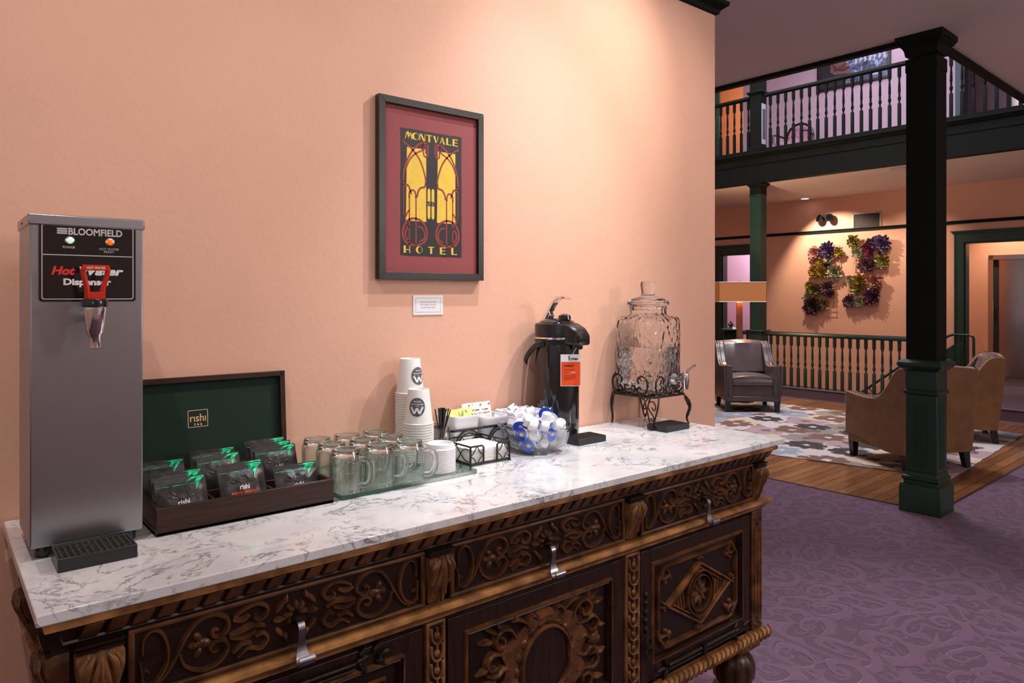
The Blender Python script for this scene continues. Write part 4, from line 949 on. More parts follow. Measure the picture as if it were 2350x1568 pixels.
# ---- doors
def door(x0, x1):
    m = MB(); m.box(x0, x1, YF + 0.004, YF + 0.012, 0.462, 0.803); d = P('door', m, 'dark_field_wood')
    s = MB(); ix0, ix1, iz0, iz1 = x0 + 0.042, x1 - 0.042, 0.505, 0.768
    for a, b in ((x0 + 0.002, ix0), (ix1, x1 - 0.002)): s = MB(); s.box(a, b, YF - 0.004, YF + 0.006, 0.464, 0.802); P('stile', s, 'door_wood', d, 0.0015)
    for a, b in ((iz1, 0.801), (0.465, iz0)): s = MB(); s.box(ix0, ix1, YF - 0.0035, YF + 0.006, a, b); P('rail', s, 'door_wood', d, 0.0015)
    mo = MB(); pr = [(0, -0.004), (0.003, 0.010), (0.006, 0.010), (0.008, 0.005), (0.011, 0.007), (0.014, 0.0), (0.016, -0.008)]
    mo.loops([[(ix0 + a, YF - b, iz0 + a), (ix1 - a, YF - b, iz0 + a), (ix1 - a, YF - b, iz1 - a), (ix0 + a, YF - b, iz1 - a)] for a, b in pr], cap=False)
    P('panel_moulding', mo, 'carved_wood', d, angle=0.35)
    return d, (ix0 + 0.016, ix1 - 0.016, iz0 + 0.016, iz1 - 0.016)
FP = lambda u, v, d: (u, YF + 0.004 - d, v)
# door 1: plain field, iron strap with leaf ends on the top rail
d1, r = door(0.215, 0.752)
m = MB(); FI = lambda u, v, d: (u, YF - 0.004 - d, v)
m.tube([(0.34, YF - 0.012, 0.784), (0.60, YF - 0.012, 0.784)], 0.0045, 8); m.tube([(0.34, YF - 0.012, 0.774), (0.60, YF - 0.012, 0.774)], 0.003, 8)
P('iron_strap', m, 'iron', d1)
m = MB()
for u, v, an, L in ((0.60, 0.780, 0.2, 0.05), (0.615, 0.786, 1.2, 0.024), (0.615, 0.774, -1.0, 0.026), (0.64, 0.786, 0.9, 0.030), (0.645, 0.776, -0.6, 0.030), (0.655, 0.782, 0.1, 0.034)): m.leaf(u, v, L, 0.016, an, 0.008, FI)
for u, v in ((0.612, 0.779), (0.652, 0.781)): m.blob(u, v, 0.005, 0.005, 0.011, FI)
P('iron_leaf', m, 'iron', d1)
m = MB(); 
for a in range(2):
    ix0, ix1, iz0, iz1 = r[0] + 0.02 * (a + 1), r[1] - 0.02 * (a + 1), r[2] + 0.02 * (a + 1), r[3] - 0.02 * (a + 1)
    m.loops([[(ix0 + q, YF + 0.004 - b, iz0 + q), (ix1 - q, YF + 0.004 - b, iz0 + q), (ix1 - q, YF + 0.004 - b, iz1 - q), (ix0 + q, YF + 0.004 - b, iz1 - q)] for q, b in ((0, 0), (0.003, 0.006), (0.006, 0.006), (0.009, 0))], cap=False)
P('field_bead', m, 'carved_wood', d1)
# door 2: oval cartouche
d2, r = door(0.808, 1.332); cx, cz = 1.072, 0.634
m = MB(); ov = lambda a, ru, rv: (cx + ru * math.cos(a), cz + rv * math.sin(a))
m.relief([ov(2 * PI * k / 40, 0.072, 0.078) for k in range(41)], 0.010, 0.020, FP, taper=False); P('oval_ring', m, 'carved_wood', d2)
m = MB(); m.prism([ov(2 * PI * k / 32, 0.070, 0.076) for k in range(32)], 0.004, 0.010, FP); P('oval_field', m, 'door_wood', d2)
m = MB()
for k in range(18): m.blob(*ov(2 * PI * k / 18, 0.083, 0.089), 0.014, 0.010, 0.014, FP, 2 * PI * k / 18 + PI / 2)
P('scalloped_border', m, 'carved_wood', d2)
m = MB()
outl = []
for k in range(72):
    a = 2 * PI * k / 72; rr_ = 0.108 + 0.016 * abs(math.sin(2 * a)) + 0.010 * math.sin(8 * a); outl.append((cx + rr_ * 1.10 * math.cos(a), cz + min(0.108, rr_) * math.sin(a)))
inn = [ov(2 * PI * k / 72, 0.080, 0.086) for k in range(72)]
m.loops([[FP(*p, 0) for p in outl], [FP(*p, 0.009) for p in outl], [FP(*p, 0.009) for p in inn], [FP(*p, 0) for p in inn]], cap=False)
P('strapwork', m, 'carved_wood', d2, bevel=0)
for s in (-1, 1):
    for q in (-1, 1):
        m = MB()
        def R(pts, w_, h=0.017): m.relief(sc([(cx + s * a, cz + q * b) for a, b in pts]), w_, h, FP)
        R([(0.085, 0.075), (0.10, 0.098), (0.125, 0.105), (0.142, 0.088), (0.135, 0.070), (0.118, 0.072), (0.118, 0.085)], 0.013)
        R([(0.10, 0.055), (0.125, 0.055), (0.15, 0.060), (0.165, 0.045), (0.155, 0.028), (0.138, 0.030)], 0.013)
        R([(0.10, 0.015), (0.122, 0.022), (0.140, 0.012), (0.165, 0.020)], 0.014)
        R([(0.02, 0.098), (0.035, 0.112), (0.05, 0.108), (0.052, 0.094), (0.042, 0.090)], 0.011)
        R([(0.055, 0.100), (0.078, 0.115), (0.10, 0.117)], 0.013)
        for u0, v0, an, L in ((0.135, 0.100, 0.5, 0.040), (0.128, 0.106, 1.0, 0.026), (0.150, 0.088, 0.1, 0.036), (0.160, 0.035, -0.2, 0.034), (0.075, 0.110, 0.75, 0.026)):
            m.leaf(cx + s * u0, cz + q * v0, L, 0.013, math.atan2(q * math.sin(an), s * math.cos(an)), 0.016, FP)
        if q > 0: m.blob(cx + s * 0.158, cz, 0.022, 0.014, 0.014, FP)
        P('acanthus_carving', m, 'carved_wood', d2)
m = MB(); m.relief([(cx - 0.022, cz + 0.103), (cx, cz + 0.107), (cx + 0.022, cz + 0.103)], 0.022, 0.016, FP); m.relief([(cx - 0.022, cz - 0.103), (cx, cz - 0.107), (cx + 0.022, cz - 0.103)], 0.022, 0.016, FP); P('crest', m, 'carved_wood', d2)
# door 3: lozenge and rosette
d3, r = door(1.395, 1.890); cx, cz = 1.6425, 0.637; hw, hh = (r[1] - r[0]) / 2 - 0.014, (r[3] - r[2]) / 2 - 0.010
m = MB()
for s in (-1, 1):
    for q in (-1, 1):
        m.relief(sc([(cx, cz + q * hh), (cx + s * hw * 0.5, cz + q * hh), (cx + s * (hw - 0.03), cz + q * hh), (cx + s * (hw - 0.018), cz + q * (hh - 0.012)), (cx + s * (hw - 0.010), cz + q * (hh - 0.022)), (cx + s * hw, cz + q * (hh - 0.034)), (cx + s * hw, cz + q * hh * 0.4), (cx + s * hw, cz)]), 0.013, 0.012, FP, taper=False)
        m.relief(sc([(cx + s * (hw - 0.030), cz + q * (hh - 0.006)), (cx + s * (hw - 0.042), cz + q * (hh - 0.020)), (cx + s * (hw - 0.030), cz + q * (hh - 0.030)), (cx + s * (hw - 0.012), cz + q * (hh - 0.028))]), 0.009, 0.012, FP)
        m.blob(cx + s * (hw - 0.046), cz + q * (hh - 0.030), 0.010, 0.008, 0.012, FP, s * q * 0.8); m.blob(cx + s * (hw - 0.030), cz + q * (hh - 0.042), 0.007, 0.007, 0.011, FP)
P('strapwork_frame', m, 'carved_wood', d3)
m = MB(); lw, lh = hw * 0.80, hh * 0.78
for off, w_, h in ((1.0, 0.009, 0.016), (0.86, 0.006, 0.012)):
    q = [(cx - lw * off, cz), (cx, cz + lh * off), (cx + lw * off, cz), (cx, cz - lh * off)]
    for i in range(4): m.relief([q[i], q[(i + 1) % 4]], w_, h, FP, taper=False)
for a in range(4):
    u, v = cx + (lw + 0.006) * math.cos(a * PI / 2), cz + (lh + 0.006) * math.sin(a * PI / 2)
    for b in (-0.9, 0, 0.9): m.blob(u + 0.010 * math.cos(a * PI / 2 + b), v + 0.010 * math.sin(a * PI / 2 + b), 0.008, 0.006, 0.014, FP, a * PI / 2 + b)
P('lozenge', m, 'carved_wood', d3)
m = MB()
for ru, w_ in ((0.058, 0.007), (0.046, 0.005)): m.relief([(cx + ru * math.cos(2 * PI * k / 32), cz + ru * 1.05 * math.sin(2 * PI * k / 32)) for k in range(33)], w_, 0.017, FP, taper=False)
for k in range(8): m.leaf(cx + 0.006 * math.cos(k * PI / 4), cz + 0.006 * math.sin(k * PI / 4), 0.034, 0.021, k * PI / 4, 0.013, FP)
m.blob(cx, cz, 0.007, 0.007, 0.018, FP); P('rosette', m, 'carved_wood', d3)
for s in (-1, 1):
    m = MB()
    for k in range(5): m.relief([(cx + s * (0.066 + k * 0.013), cz - 0.026 + k * 0.005), (cx + s * (0.074 + k * 0.013), cz + 0.020 - k * 0.004)], 0.007, 0.010, FP)
    P('fan_carving', m, 'carved_wood', d3)
m = MB()
m.tube([(1.50, YF - 0.010, 0.486), (1.80, YF - 0.010, 0.486)], 0.005, 8); m.tube([(1.50, YF - 0.010, 0.475), (1.80, YF - 0.010, 0.475)], 0.0035, 8); m.box(1.645, 1.660, YF - 0.018, YF - 0.003, 0.468, 0.494)
P('iron_strap', m, 'iron', d3)
for s, u in ((-1, 1.50), (1, 1.80)):
    m = MB()
    for an, L, dv in ((0, 0.045, 0), (0.9, 0.032, 0.004), (-0.9, 0.032, -0.004)): m.leaf(u, 0.481 + dv, L, 0.015, an if s > 0 else PI - an, 0.010, FI)
    m.tube([(u + s * 0.04, YF - 0.014, 0.481 + 0.01), (u + s * 0.06, YF - 0.018, 0.50), (u + s * 0.07, YF - 0.014, 0.481), (u + s * 0.055, YF - 0.014, 0.468)], 0.003, 6)
    P('iron_leaf', m, 'iron', d3)
m = MB()
for k in range(5): m.blob(1.414, 0.690 - k * 0.022, 0.007, 0.010, 0.007, FI)
P('escutcheon', m, 'iron', d3)
m = MB(); 
for k in range(2): m.tube([(1.414 + 0.010 * math.cos(a * PI / 5), YF - 0.014, 0.570 - k * 0.026 + 0.014 * math.sin(a * PI / 5)) for a in range(10)], 0.0028, 6, loop=True)
m.blob(1.428, 0.555, 0.010, 0.008, 0.012, FI); P('ring_pull', m, 'iron', d3)
m = MB()
for k in range(4): m.blob(0.830, 0.650 - k * 0.022, 0.006, 0.010, 0.007, FI)
P('escutcheon', m, 'iron', d2)

# ---- legs
def leg(x, y):
    m = MB(); n = 48; ri = []
    for rr_, z in [(0.028, 0.385), (0.040, 0.380), (0.054, 0.365), (0.062, 0.345), (0.064, 0.325), (0.060, 0.300), (0.046, 0.282), (0.032, 0.274)]:
        ri.append([(x + rr_ * (1 - 0.07 * abs(math.cos(5 * 2 * PI * j / n)) ** 4 * (rr_ > 0.03)) * math.cos(2 * PI * j / n), y + rr_ * (1 - 0.07 * abs(math.cos(5 * 2 * PI * j / n)) ** 4 * (rr_ > 0.03)) * math.sin(2 * PI * j / n), z) for j in range(n)])
    m.loops(ri); o = P('leg', m, 'carved_wood', angle=1.0)
    m = MB(); m.lathe([(0.034, 0.276), (0.060, 0.270), (0.064, 0.262), (0.060, 0.252), (0.050, 0.246), (0.052, 0.22), (0.044, 0.14), (0.030, 0.09), (0.038, 0.08), (0.042, 0.07), (0.034, 0.06)], 24, (x, y, 0)); P('leg_vase', m, 'carved_wood', o)
    m = MB(); fn = None
    for k in range(10):
        a = 2 * PI * k / 10; m.tube([(x + q * math.cos(a), y + q * math.sin(a), z) for q, z in ((0.052, 0.243), (0.053, 0.22), (0.045, 0.15), (0.036, 0.11))], [0.008, 0.008, 0.006, 0.004], 6)
    P('leg_reeding', m, 'carved_wood', o)
    m = MB(); m.lathe([(0.036, 0.062), (0.055, 0.05), (0.058, 0.03), (0.050, 0.008), (0.044, 0.0)], 24, (x, y, 0)); P('foot', m, 'carved_wood', o)
    m = MB(); m.box(x - 0.052, x + 0.060, y - 0.055, y + 0.052, 0.392, 0.418); m.box(x - 0.058, x + 0.066, y - 0.060, y + 0.055, 0.404, 0.414); P('leg_block', m, 'carved_wood', o, 0.005)
for x in (0.23, 1.895):
    for y in (1.245, 1.59): leg(x, y)
for x in (0.80, 1.35): leg(x, 1.245)
m = MB(); m.box(0.19, 1.93, 1.57, 1.61, 0.10, 0.14); m.box(0.21, 0.25, 1.26, 1.59, 0.10, 0.14); m.box(1.875, 1.915, 1.26, 1.59, 0.10, 0.14); P('stretcher', m, 'carved_wood', bevel=0.004)

# ------------------------------------------------------------------ marble slab
m = MB(); m.prism([(0.115, 1.145), (2.013, 1.145), (2.013, 1.668), (0.20, 1.668), (0.20, 1.640), (0.160, 1.640), (0.160, 1.668), (0.115, 1.668)], 1.003, 1.02)
solo('marble_top', m, 'marble', 'white marble slab with grey veins covering the sideboard', 'worktop', bevel=0.002)

# ================================================================== THINGS ON THE MARBLE
Z0 = 1.02
ORD = ['topmost', 'second', 'third', 'fourth', 'fifth', 'sixth', 'seventh', 'eighth', 'ninth', 'tenth', 'eleventh', 'twelfth', 'thirteenth', 'fourteenth', 'fifteenth', 'sixteenth', 'seventeenth', 'eighteenth', 'nineteenth', 'twentieth'] + ['twenty-' + q for q in ('first', 'second', 'third', 'fourth', 'fifth', 'sixth', 'seventh', 'eighth', 'ninth')] + ['thirtieth'] + ['thirty-' + q for q in ('first', 'second', 'third', 'fourth', 'fifth')]
def front(y): return lambda u, v, d: (u, y - d, v)
# ------------------------------------------------------------------ hot water dispenser
t = thing('water_dispenser', 'tall stainless steel hot water dispenser at the left end of the marble', 'dispenser', (0.214, 1.384, Z0))
m = MB(); m.box(-0.083, 0.083, 0.0, 0.165, 0.020, 0.550); part('body', m, 'brushed_steel', t, 0.002)
m = MB(); m.box(-0.0855, 0.0855, -0.003, 0.168, 0.546, 0.564); part('lid', m, 'brushed_steel', t, 0.002)
m = MB()
for z in (0.553,): m.lathe([(0.003, 0), (0.003, 0.002), (0.001, 0.003)], 8); m.v = [tuple(Matrix.Translation((-0.0855, 0.09, 0.555)) @ RY(-PI / 2) @ Vector(p)) for p in m.v]
part('screw', m, 'chrome', t)
for sx in (-1, 1):
    for yy in (0.022, 0.142):
        m = MB(); m.lathe([(0.011, 0), (0.013, 0.004), (0.012, 0.021)], 14, (sx * 0.063, yy, 0)); part('foot', m, 'black_plastic', t)
def rrect(x0, x1, z0, z1, r, n=5):
    out = []
    for cx, cz, a in ((x1 - r, z1 - r, 0), (x0 + r, z1 - r, PI / 2), (x0 + r, z0 + r, PI), (x1 - r, z0 + r, 1.5 * PI)):
        out += [(cx + r * math.cos(a + PI / 2 * k / n), cz + r * math.sin(a + PI / 2 * k / n)) for k in range(n + 1)]
    return out
fp = front(-0.0005)
m = MB(); m.prism(rrect(-0.071, 0.071, 0.421, 0.552, 0.005), 0, 0.0012, fp); pl = part('face_plate', m, 'black_gloss', t)
m = MB(); o_ = rrect(-0.0675, 0.0675, 0.4245, 0.5485, 0.004); i_ = rrect(-0.066, 0.066, 0.426, 0.547, 0.003)
m.loops([[fp(*p, 0.0013) for p in o_], [fp(*p, 0.0015) for p in o_], [fp(*p, 0.0015) for p in i_], [fp(*p, 0.0013) for p in i_]], cap=False)
m.prism([(-0.067, 0.4975), (0.067, 0.4975), (0.067, 0.499), (-0.067, 0.499)], 0.0013, 0.0015, fp); part('border_line', m, 'silver_print', pl)
def at(x, z, y=-0.0018): return lambda u, v, d: (x + u, y - d, z + v)
L = MB(); L.merge(text_mb('BLOOMFIELD', 0.0155, at(-0.030, 0.5325), bold=0.0005, width=0.080))
for k in range(3): L.prism([(-0.046, 0.5330 + k * 0.0036), (-0.0315, 0.5330 + k * 0.0036), (-0.0315, 0.5357 + k * 0.0036), (-0.046, 0.5357 + k * 0.0036)], 0.0013, 0.0018, fp)
L.merge(text_mb('POWER', 0.0052, at(-0.029, 0.5095), bold=0.0001, align='CENTER')); L.merge(text_mb('HOT WATER', 0.0052, at(0.030, 0.5085), align='CENTER')); L.merge(text_mb('READY', 0.0052, at(0.030, 0.5040), align='CENTER'))
part('lettering', L, 'silver_print', pl, smooth=False)
part('lettering', text_mb('Hot', 0.0185, at(-0.054, 0.466), bold=0.0008, shear=0.25, width=0.034), 'red_print', pl, smooth=False, label='red lettering')
L = text_mb('Water', 0.0185, at(-0.014, 0.466), bold=0.0008, shear=0.25, width=0.066); L.merge(text_mb('Dispenser', 0.0145, at(-0.037, 0.449), bold=0.0006, width=0.070)); part('lettering', L, 'white_print', pl, smooth=False)
for x, mt in ((-0.028, 'led_green'), (0.031, 'led_orange')):
    m = MB(); m.lathe([(0.0072, 0), (0.0072, 0.002), (0.0055, 0.003)], 20); m.v = [tuple(Matrix.Translation((x, -0.0015, 0.5225)) @ RX(PI / 2) @ Vector(p)) for p in m.v]; o = part('light_bezel', m, 'chrome', pl)
    m = MB(); m.lathe([(0.0056, 0.002), (0.005, 0.0036), (0.002, 0.0048)], 20); m.v = [tuple(Matrix.Translation((x, -0.0015, 0.5225)) @ RX(PI / 2) @ Vector(p)) for p in m.v]; part('indicator_light', m, mt, t)
# faucet
fy = -0.055
m = MB(); m.tube([(0, 0.0, 0.400), (0, fy, 0.400)], [0.012, 0.010], 16); m.lathe([(0.017, 0), (0.017, 0.003)], 20)
m2 = MB(); m2.tube([(0, 0, 0.40), (0, fy, 0.40)], 0.0105, 16); m2.lathe([(0.0065, 0.345), (0.0085, 0.346), (0.0085, 0.362), (0.010, 0.366), (0.0125, 0.372), (0.0165, 0.408), (0.0165, 0.413)], 24, (0, fy, 0))
fa = part('faucet_body', m2, 'chrome', t)
m = MB(); m.lathe([(0.0165, 0.412), (0.0195, 0.414), (0.0200, 0.420), (0.0185, 0.425), (0.0105, 0.4275)], 24, (0, fy, 0)); part('bonnet', m, 'black_gloss', t)
m = MB(); pr = lerp_path([(-0.011, 0, 0.426), (-0.011, 0, 0.440), (-0.0135, 0, 0.452), (-0.0175, 0, 0.470), (-0.0165, 0, 0.4745)], 4)
for s in (-1, 1): m.tube([(s * -p[0], fy - (p[2] - 0.426) * 0.12, p[2]) for p in pr], 0.0042, 8)
m.box(-0.011, 0.011, fy - 0.007, fy + 0.005, 0.424, 0.437); m.prism([(-0.0175, 0.4715), (0.0175, 0.4715), (0.0195, 0.476), (0.019, 0.4805), (-0.019, 0.4805), (-0.0195, 0.476)], 0.004, 0.0125, front(fy))
part('lever', m, 'red_plastic', t, 0.0012)
part('lettering', text_mb('HOT WATER', 0.0058, at(0, 0.4738, fy - 0.0128), bold=0.0001, align='CENTER', width=0.026), 'white_print', t, smooth=False)
# ------------------------------------------------------------------ drip trays
def drip_tray(label, cx, cy, w_, d_, h, rz=0):
    t = thing('drip_tray', label, 'tray', (cx, cy, Z0), rz)
    m = MB(); a, b = w_ / 2, d_ / 2; q = 0.003
    m.loops([[(x * A, y * B, z) for x, y in ((-1, -1), (1, -1), (1, 1), (-1, 1))] for A, B, z in ((a, b, 0), (a, b, h), (a - q, b - q, h), (a - q, b - q, h - 0.004))]); part('pan', m, 'tray_black', t, 0.001)
    m = MB(); g = max(8, int(w_ / 0.009)); gy = max(5, int(d_ / 0.009))
    for i in range(g): x = -a + q + 0.004 + i * (2 * (a - q) - 0.008) / (g - 1); m.box(x - 0.0013, x + 0.0013, -b + q, b - q, h - 0.005, h - 0.001)
    for j in range(gy): y = -b + q + 0.004 + j * (2 * (b - q) - 0.008) / (gy - 1); m.box(-a + q, a - q, y - 0.0013, y + 0.0013, h - 0.005, h - 0.0014)
    part('grate', m, 'tray_grate', t, kind=None)
drip_tray('black drip tray under the hot water spout', 0.2150, 1.3375, 0.112, 0.075, 0.0215)
drip_tray('black drip tray in front of the coffee airpot', 1.503, 1.492, 0.115, 0.070, 0.0185)
drip_tray('black drip tray below the glass jar tap', 1.858, 1.462, 0.118, 0.078, 0.019)
# ------------------------------------------------------------------ tea box
t = thing('tea_box', 'open dark wooden tea box with a green lined lid, beside the dispenser', 'box', (0.488, 1.509, Z0))
a, b, H_, q = 0.170, 0.126, 0.050, 0.009
m = MB(); m.box(-a, a, -b, b, 0, 0.006); part('bottom', m, 'box_wood', t)
for nm, bx in (('front_side', (-a, a, -b, -b + q)), ('back_side', (-a, a, b - q, b)), ('left_side', (-a, -a + q, -b + q, b - q)), ('right_side', (a - q, a, -b + q, b - q))):
    m = MB(); m.box(bx[0], bx[1], bx[2], bx[3], 0.0, H_); part(nm, m, 'box_wood', t, 0.0015)
m = MB(); m.box(-a - 0.001, a + 0.001, -b - 0.0012, -b + 0.001, 0.010, 0.0125); m.box(-a - 0.0012, -a + 0.001, -b, b, 0.010, 0.0125); m.box(a - .001, a + 0.0012, -b, b, 0.010, 0.0125); part('groove_bead', m, 'box_wood', t, 0.0003)
for x in (-0.057, 0.057):
    m = MB(); m.box(x - 0.0025, x + 0.0025, -b + q, b - q, 0.006, 0.040); part('divider', m, 'box_wood', t, 0.001)
m = MB(); m.box(-a + q, a - q, -0.0025, 0.0025, 0.006, 0.036); part('divider', m, 'box_wood', t, 0.001)
# lid leaning back
lid = bpy.data.objects.new('lid', None); COL.objects.link(lid); lid.parent = t; lid.matrix_basis = Matrix.Translation((0, b - 0.004, H_)) @ RX(math.radians(-4))
lw = 0.012; lh = 0.205
lm = MB(); lm.box(-a, a, 0.018, 0.024, 0, lh)
for bx in ((-a, -a + lw, 0, 0.024, 0, lh), (a - lw, a, 0, 0.024, 0, lh), (-a, a, 0, 0.024, lh - lw, lh), (-a, a, 0, 0.024, 0, 0.008)): lm.box(*bx)
part('lid_frame', lm, 'box_wood', lid, 0.001)
m = MB(); m.box(-a + lw, a - lw, 0.012, 0.018, 0.008, lh - lw); part('velvet_lining', m, 'green_velvet', lid)
L = MB(); g = lambda u, v, d: (u, 0.0118 - d, v)
cx, cz, s_ = -0.024, 0.112, 0.021
for x0, x1, z0, z1 in ((-s_, s_, -0.0185, -0.0172), (-s_, s_, 0.0178, 0.019), (-s_, -s_ + 0.0013, -0.0185, 0.019), (s_ - 0.0013, s_, -0.0185, 0.019)): L.box(cx + x0, cx + x1, 0.0115, 0.012, cz + z0, cz + z1)
L.merge(text_mb('r\u0131sh\u0131', 0.024, lambda u, v, d: (cx + u, 0.0118 - d, cz - 0.006 + v), bold=0.0002, align='CENTER', width=0.033))
L.merge(text_mb('t e a', 0.009, lambda u, v, d: (cx + u, 0.0118 - d, cz - 0.0145 + v), bold=0.0002, align='CENTER', width=0.017))
part('gold_logo', L, 'gold_foil', lid, smooth=False)
m = MB(); m.lathe([(0.0035, 0), (0.0035, 0.002)], 12); m.v = [tuple(Matrix.Translation((a - 0.006, -0.0002, lh - 0.006)) @ RX(PI / 2) @ Vector(p)) for p in m.v]; part('magnet', m, 'black_plastic', lid)
# tea sachets
def pouch_mesh(seed):
    rg = random.Random(seed); W, Hh = 0.046, 0.084; m = MB(); nx, nz = 14, 14; fr_, bk_ = [], []
    ph = [rg.uniform(0, 6) for _ in range(6)]
    def puff(i, j):
        u = i / nx * 2 - 1; v = j / nz
        if v > 0.84 or abs(u) > 0.93 or v < 0.04: return 0.0006
        e = (1 - (u / 0.93) ** 4) * math.sin(PI * min(1, (0.84 - v) / 0.84) ** 0.8)
        wr = 0.0016 * math.sin(9 * u + 4 * v + ph[0]) * math.sin(7 * v + ph[1]) + 0.0012 * math.sin(17 * u + ph[2]) * max(0, v - 0.3) * 2
        return 0.0006 + max(0, e) * (0.0075 + wr)
    for sgn in (-1, 1):
        rows = [[((i / nx * 2 - 1) * W, sgn * puff(i, j), j / nz * Hh) for i in range(nx + 1)] for j in range(nz + 1)]
        m.loops(rows, closed=False, cap=False)
    return m.mesh('pouch', 'pouch_black', True, 1.2), puff
PM = [pouch_mesh(k) for k in range(3)]
def foil(seed, puff):
    rg = random.Random(seed + 50); m = MB(); W, Hh = 0.046, 0.084
    def f(u, v, d):
        i = (u / W + 1) / 2 * 14; j = v / Hh * 14; return (u, -(puff(i, j) + 0.0005 + d), v)
    for k in range(9):
        a = math.radians(95 + k * 14); L_ = rg.uniform(0.018, 0.036); x0, z0 = W - 0.003, Hh - 0.004
        pts = []
        for s_ in range(6):
            r_ = L_ * s_ / 5; u = x0 + r_ * math.cos(a + 0.1 * s_); v = z0 + r_ * math.sin(a + 0.1 * s_) * 1.0
            v = min(z0, v) if a < PI else v
            pts.append((max(-W, min(W - 0.001, u)), max(0.0, min(Hh - 0.001, v))))
        m.relief(pts, [0.0008, 0.0028, 0.0038, 0.0034, 0.002, 0.0004], 0.0003, f)
    m.relief([(-W + 0.004, Hh - 0.0145), (0, Hh - 0.0145), (W - 0.02, Hh - 0.0145)], 0.0011, 0.0003, f, taper=False)
    return m.mesh('foil', 'pouch_green', True)
FM = [foil(k, PM[k][1]) for k in range(3)]
def ptext(txt, z, size, width, bold, k):
    puff = PM[k][1]
    return text_mb(txt, size, lambda u, v, d: (u, -(puff((u / 0.046 + 1) * 7, (z + v) / 0.084 * 14) + 0.0012), z + v), bold=bold, align='CENTER', width=width)
emb = []
for k in range(3):
    puff = PM[k][1]; m = MB(); f = lambda u, v, d, puff=puff: (u, -(puff((u / 0.046 + 1) * 7, v / 0.084 * 14) + 0.0004 + d), v)
    m.relief([(0.009 * math.cos(a * PI / 8), 0.050 + 0.009 * math.sin(a * PI / 8)) for a in range(17)], 0.0012, 0.0006, f, taper=False)
    for an in (0.2, 0.7, PI - 0.2, PI - 0.7): m.leaf(0.012 * math.cos(an), 0.044 + 0.006 * math.sin(an), 0.016, 0.005, an, 0.0008, f)
    emb.append(m.mesh('emblem', 'pouch_black', True))
def sachet(x, y, z, tilt, yaw, k, label, red=None):
    R_ = RZ(yaw) @ RX(-tilt)
    o = solo('tea_sachet', PM[k][0], 'pouch_black', label, 'sachet', (x, y, z), R_, 'tea sachets in the wooden box')
    part('green_print', FM[k], None, o) if False else None
    c = bpy.data.objects.new('green_print', FM[k]); COL.objects.link(c); c.parent = o
    c = bpy.data.objects.new('emblem', emb[k]); COL.objects.link(c); c.parent = o
    part('lettering', ptext('rishi', 0.031, 0.014, 0.020, 0.0003, k), 'white_print', o, smooth=False)
    if red: part('lettering', ptext(red, 0.022, 0.0075, 0.054, 0.0003, k), 'red_print', o, smooth=False, label='red lettering')
zb = Z0 + 0.008
D = math.radians
sachet(0.376, 1.418, zb, D(24), D(2), 0, 'front black sachet of the left compartment, rishi just above the box edge')
sachet(0.372, 1.437, zb + 0.008, D(20), D(-2), 1, 'black sachet directly behind the front left one')
sachet(0.368, 1.556, zb + 0.006, D(16), D(-3), 2, 'black sachet standing in the rear left compartment by the dispenser')
sachet(0.492, 1.425, zb + 0.008, D(27), D(3), 1, 'black sachet printed ENGLISH BREAKFAST in the middle front compartment', 'ENGLISH BREAKFAST')
sachet(0.503, 1.447, zb + 0.006, D(24), D(8), 2, 'black sachet tucked right behind the ENGLISH BREAKFAST one')
sachet(0.487, 1.552, zb + 0.004, D(20), D(6), 0, 'nearer of two black sachets in the rear middle compartment')
sachet(0.478, 1.578, zb + 0.012, D(14), D(-2), 1, 'rearmost black sachet of the middle compartment, green corner raised')
sachet(0.601, 1.416, zb - 0.004, D(32), D(-4), 2, 'black sachet leaning in the right front compartment')
sachet(0.606, 1.546, zb + 0.008, D(22), D(-2), 0, 'front one of the three black sachets in the rear right compartment')
sachet(0.602, 1.566, zb + 0.012, D(18), D(0), 1, 'middle one of the three black sachets in the rear right compartment')
sachet(0.596, 1.590, zb + 0.016, D(12), D(2), 2, 'rearmost and tallest black sachet in the rear right compartment')
# ------------------------------------------------------------------ glass slab and mugs
m = MB(); m.prism([(0.676, 1.384), (1.034, 1.390), (1.034, 1.660), (0.676, 1.660)], 0, 0.010); m.mi = [0, 0, 1, 1, 1, 1]
solo('glass_board', m, ['slab_glass', 'slab_edge'], 'green edged glass board under the mugs and cup lids', 'board', (0, 0, Z0 + 0.0004), bevel=0.0008)
ZS = Z0 + 0.0106
m = MB(); out = [(0.0335, 0.0), (0.0345, 0.003), (0.0342, 0.010), (0.0345, 0.068), (0.0335, 0.076), (0.0305, 0.083), (0.0300, 0.088), (0.0285, 0.0915), (0.024, 0.0915), (0.021, 0.087), (0.0, 0.0862)]
inn = [(0.0, 0.0745), (0.022, 0.074), (0.0285, 0.070), (0.0305, 0.062), (0.0310, 0.010), (0.0318, 0.002), (0.0335, 0.0)]
m.loops([[(max(r_, 0.0001) * math.cos(2 * PI * j / 40), max(r_, 0.0001) * math.sin(2 * PI * j / 40), z) for j in range(40)] for r_, z in inn + out[1:]], cap=False)
mugme = m.mesh('mug', 'mug_glass', True, 1.0)
m = MB(); m.tube(lerp_path([(0.0338, 0, 0.070), (0.045, 0, 0.072), (0.056, 0, 0.066), (0.060, 0, 0.050), (0.058, 0, 0.030), (0.050, 0, 0.017), (0.0338, 0, 0.015)], 5), 0.0048, 10, flat=1.3); hme = m.mesh('handle', 'clear_glass', True, 1.0)
m = MB(); m.lathe([(0.0005, 0.0748), (0.0225, 0.0745), (0.0288, 0.0775), (0.0292, 0.0835), (0.0282, 0.0905), (0.0235, 0.0908), (0.0205, 0.0866), (0.0005, 0.0860)], 36, cap=False); bme = m.mesh('mug_base', 'clear_glass', True, 1.0)
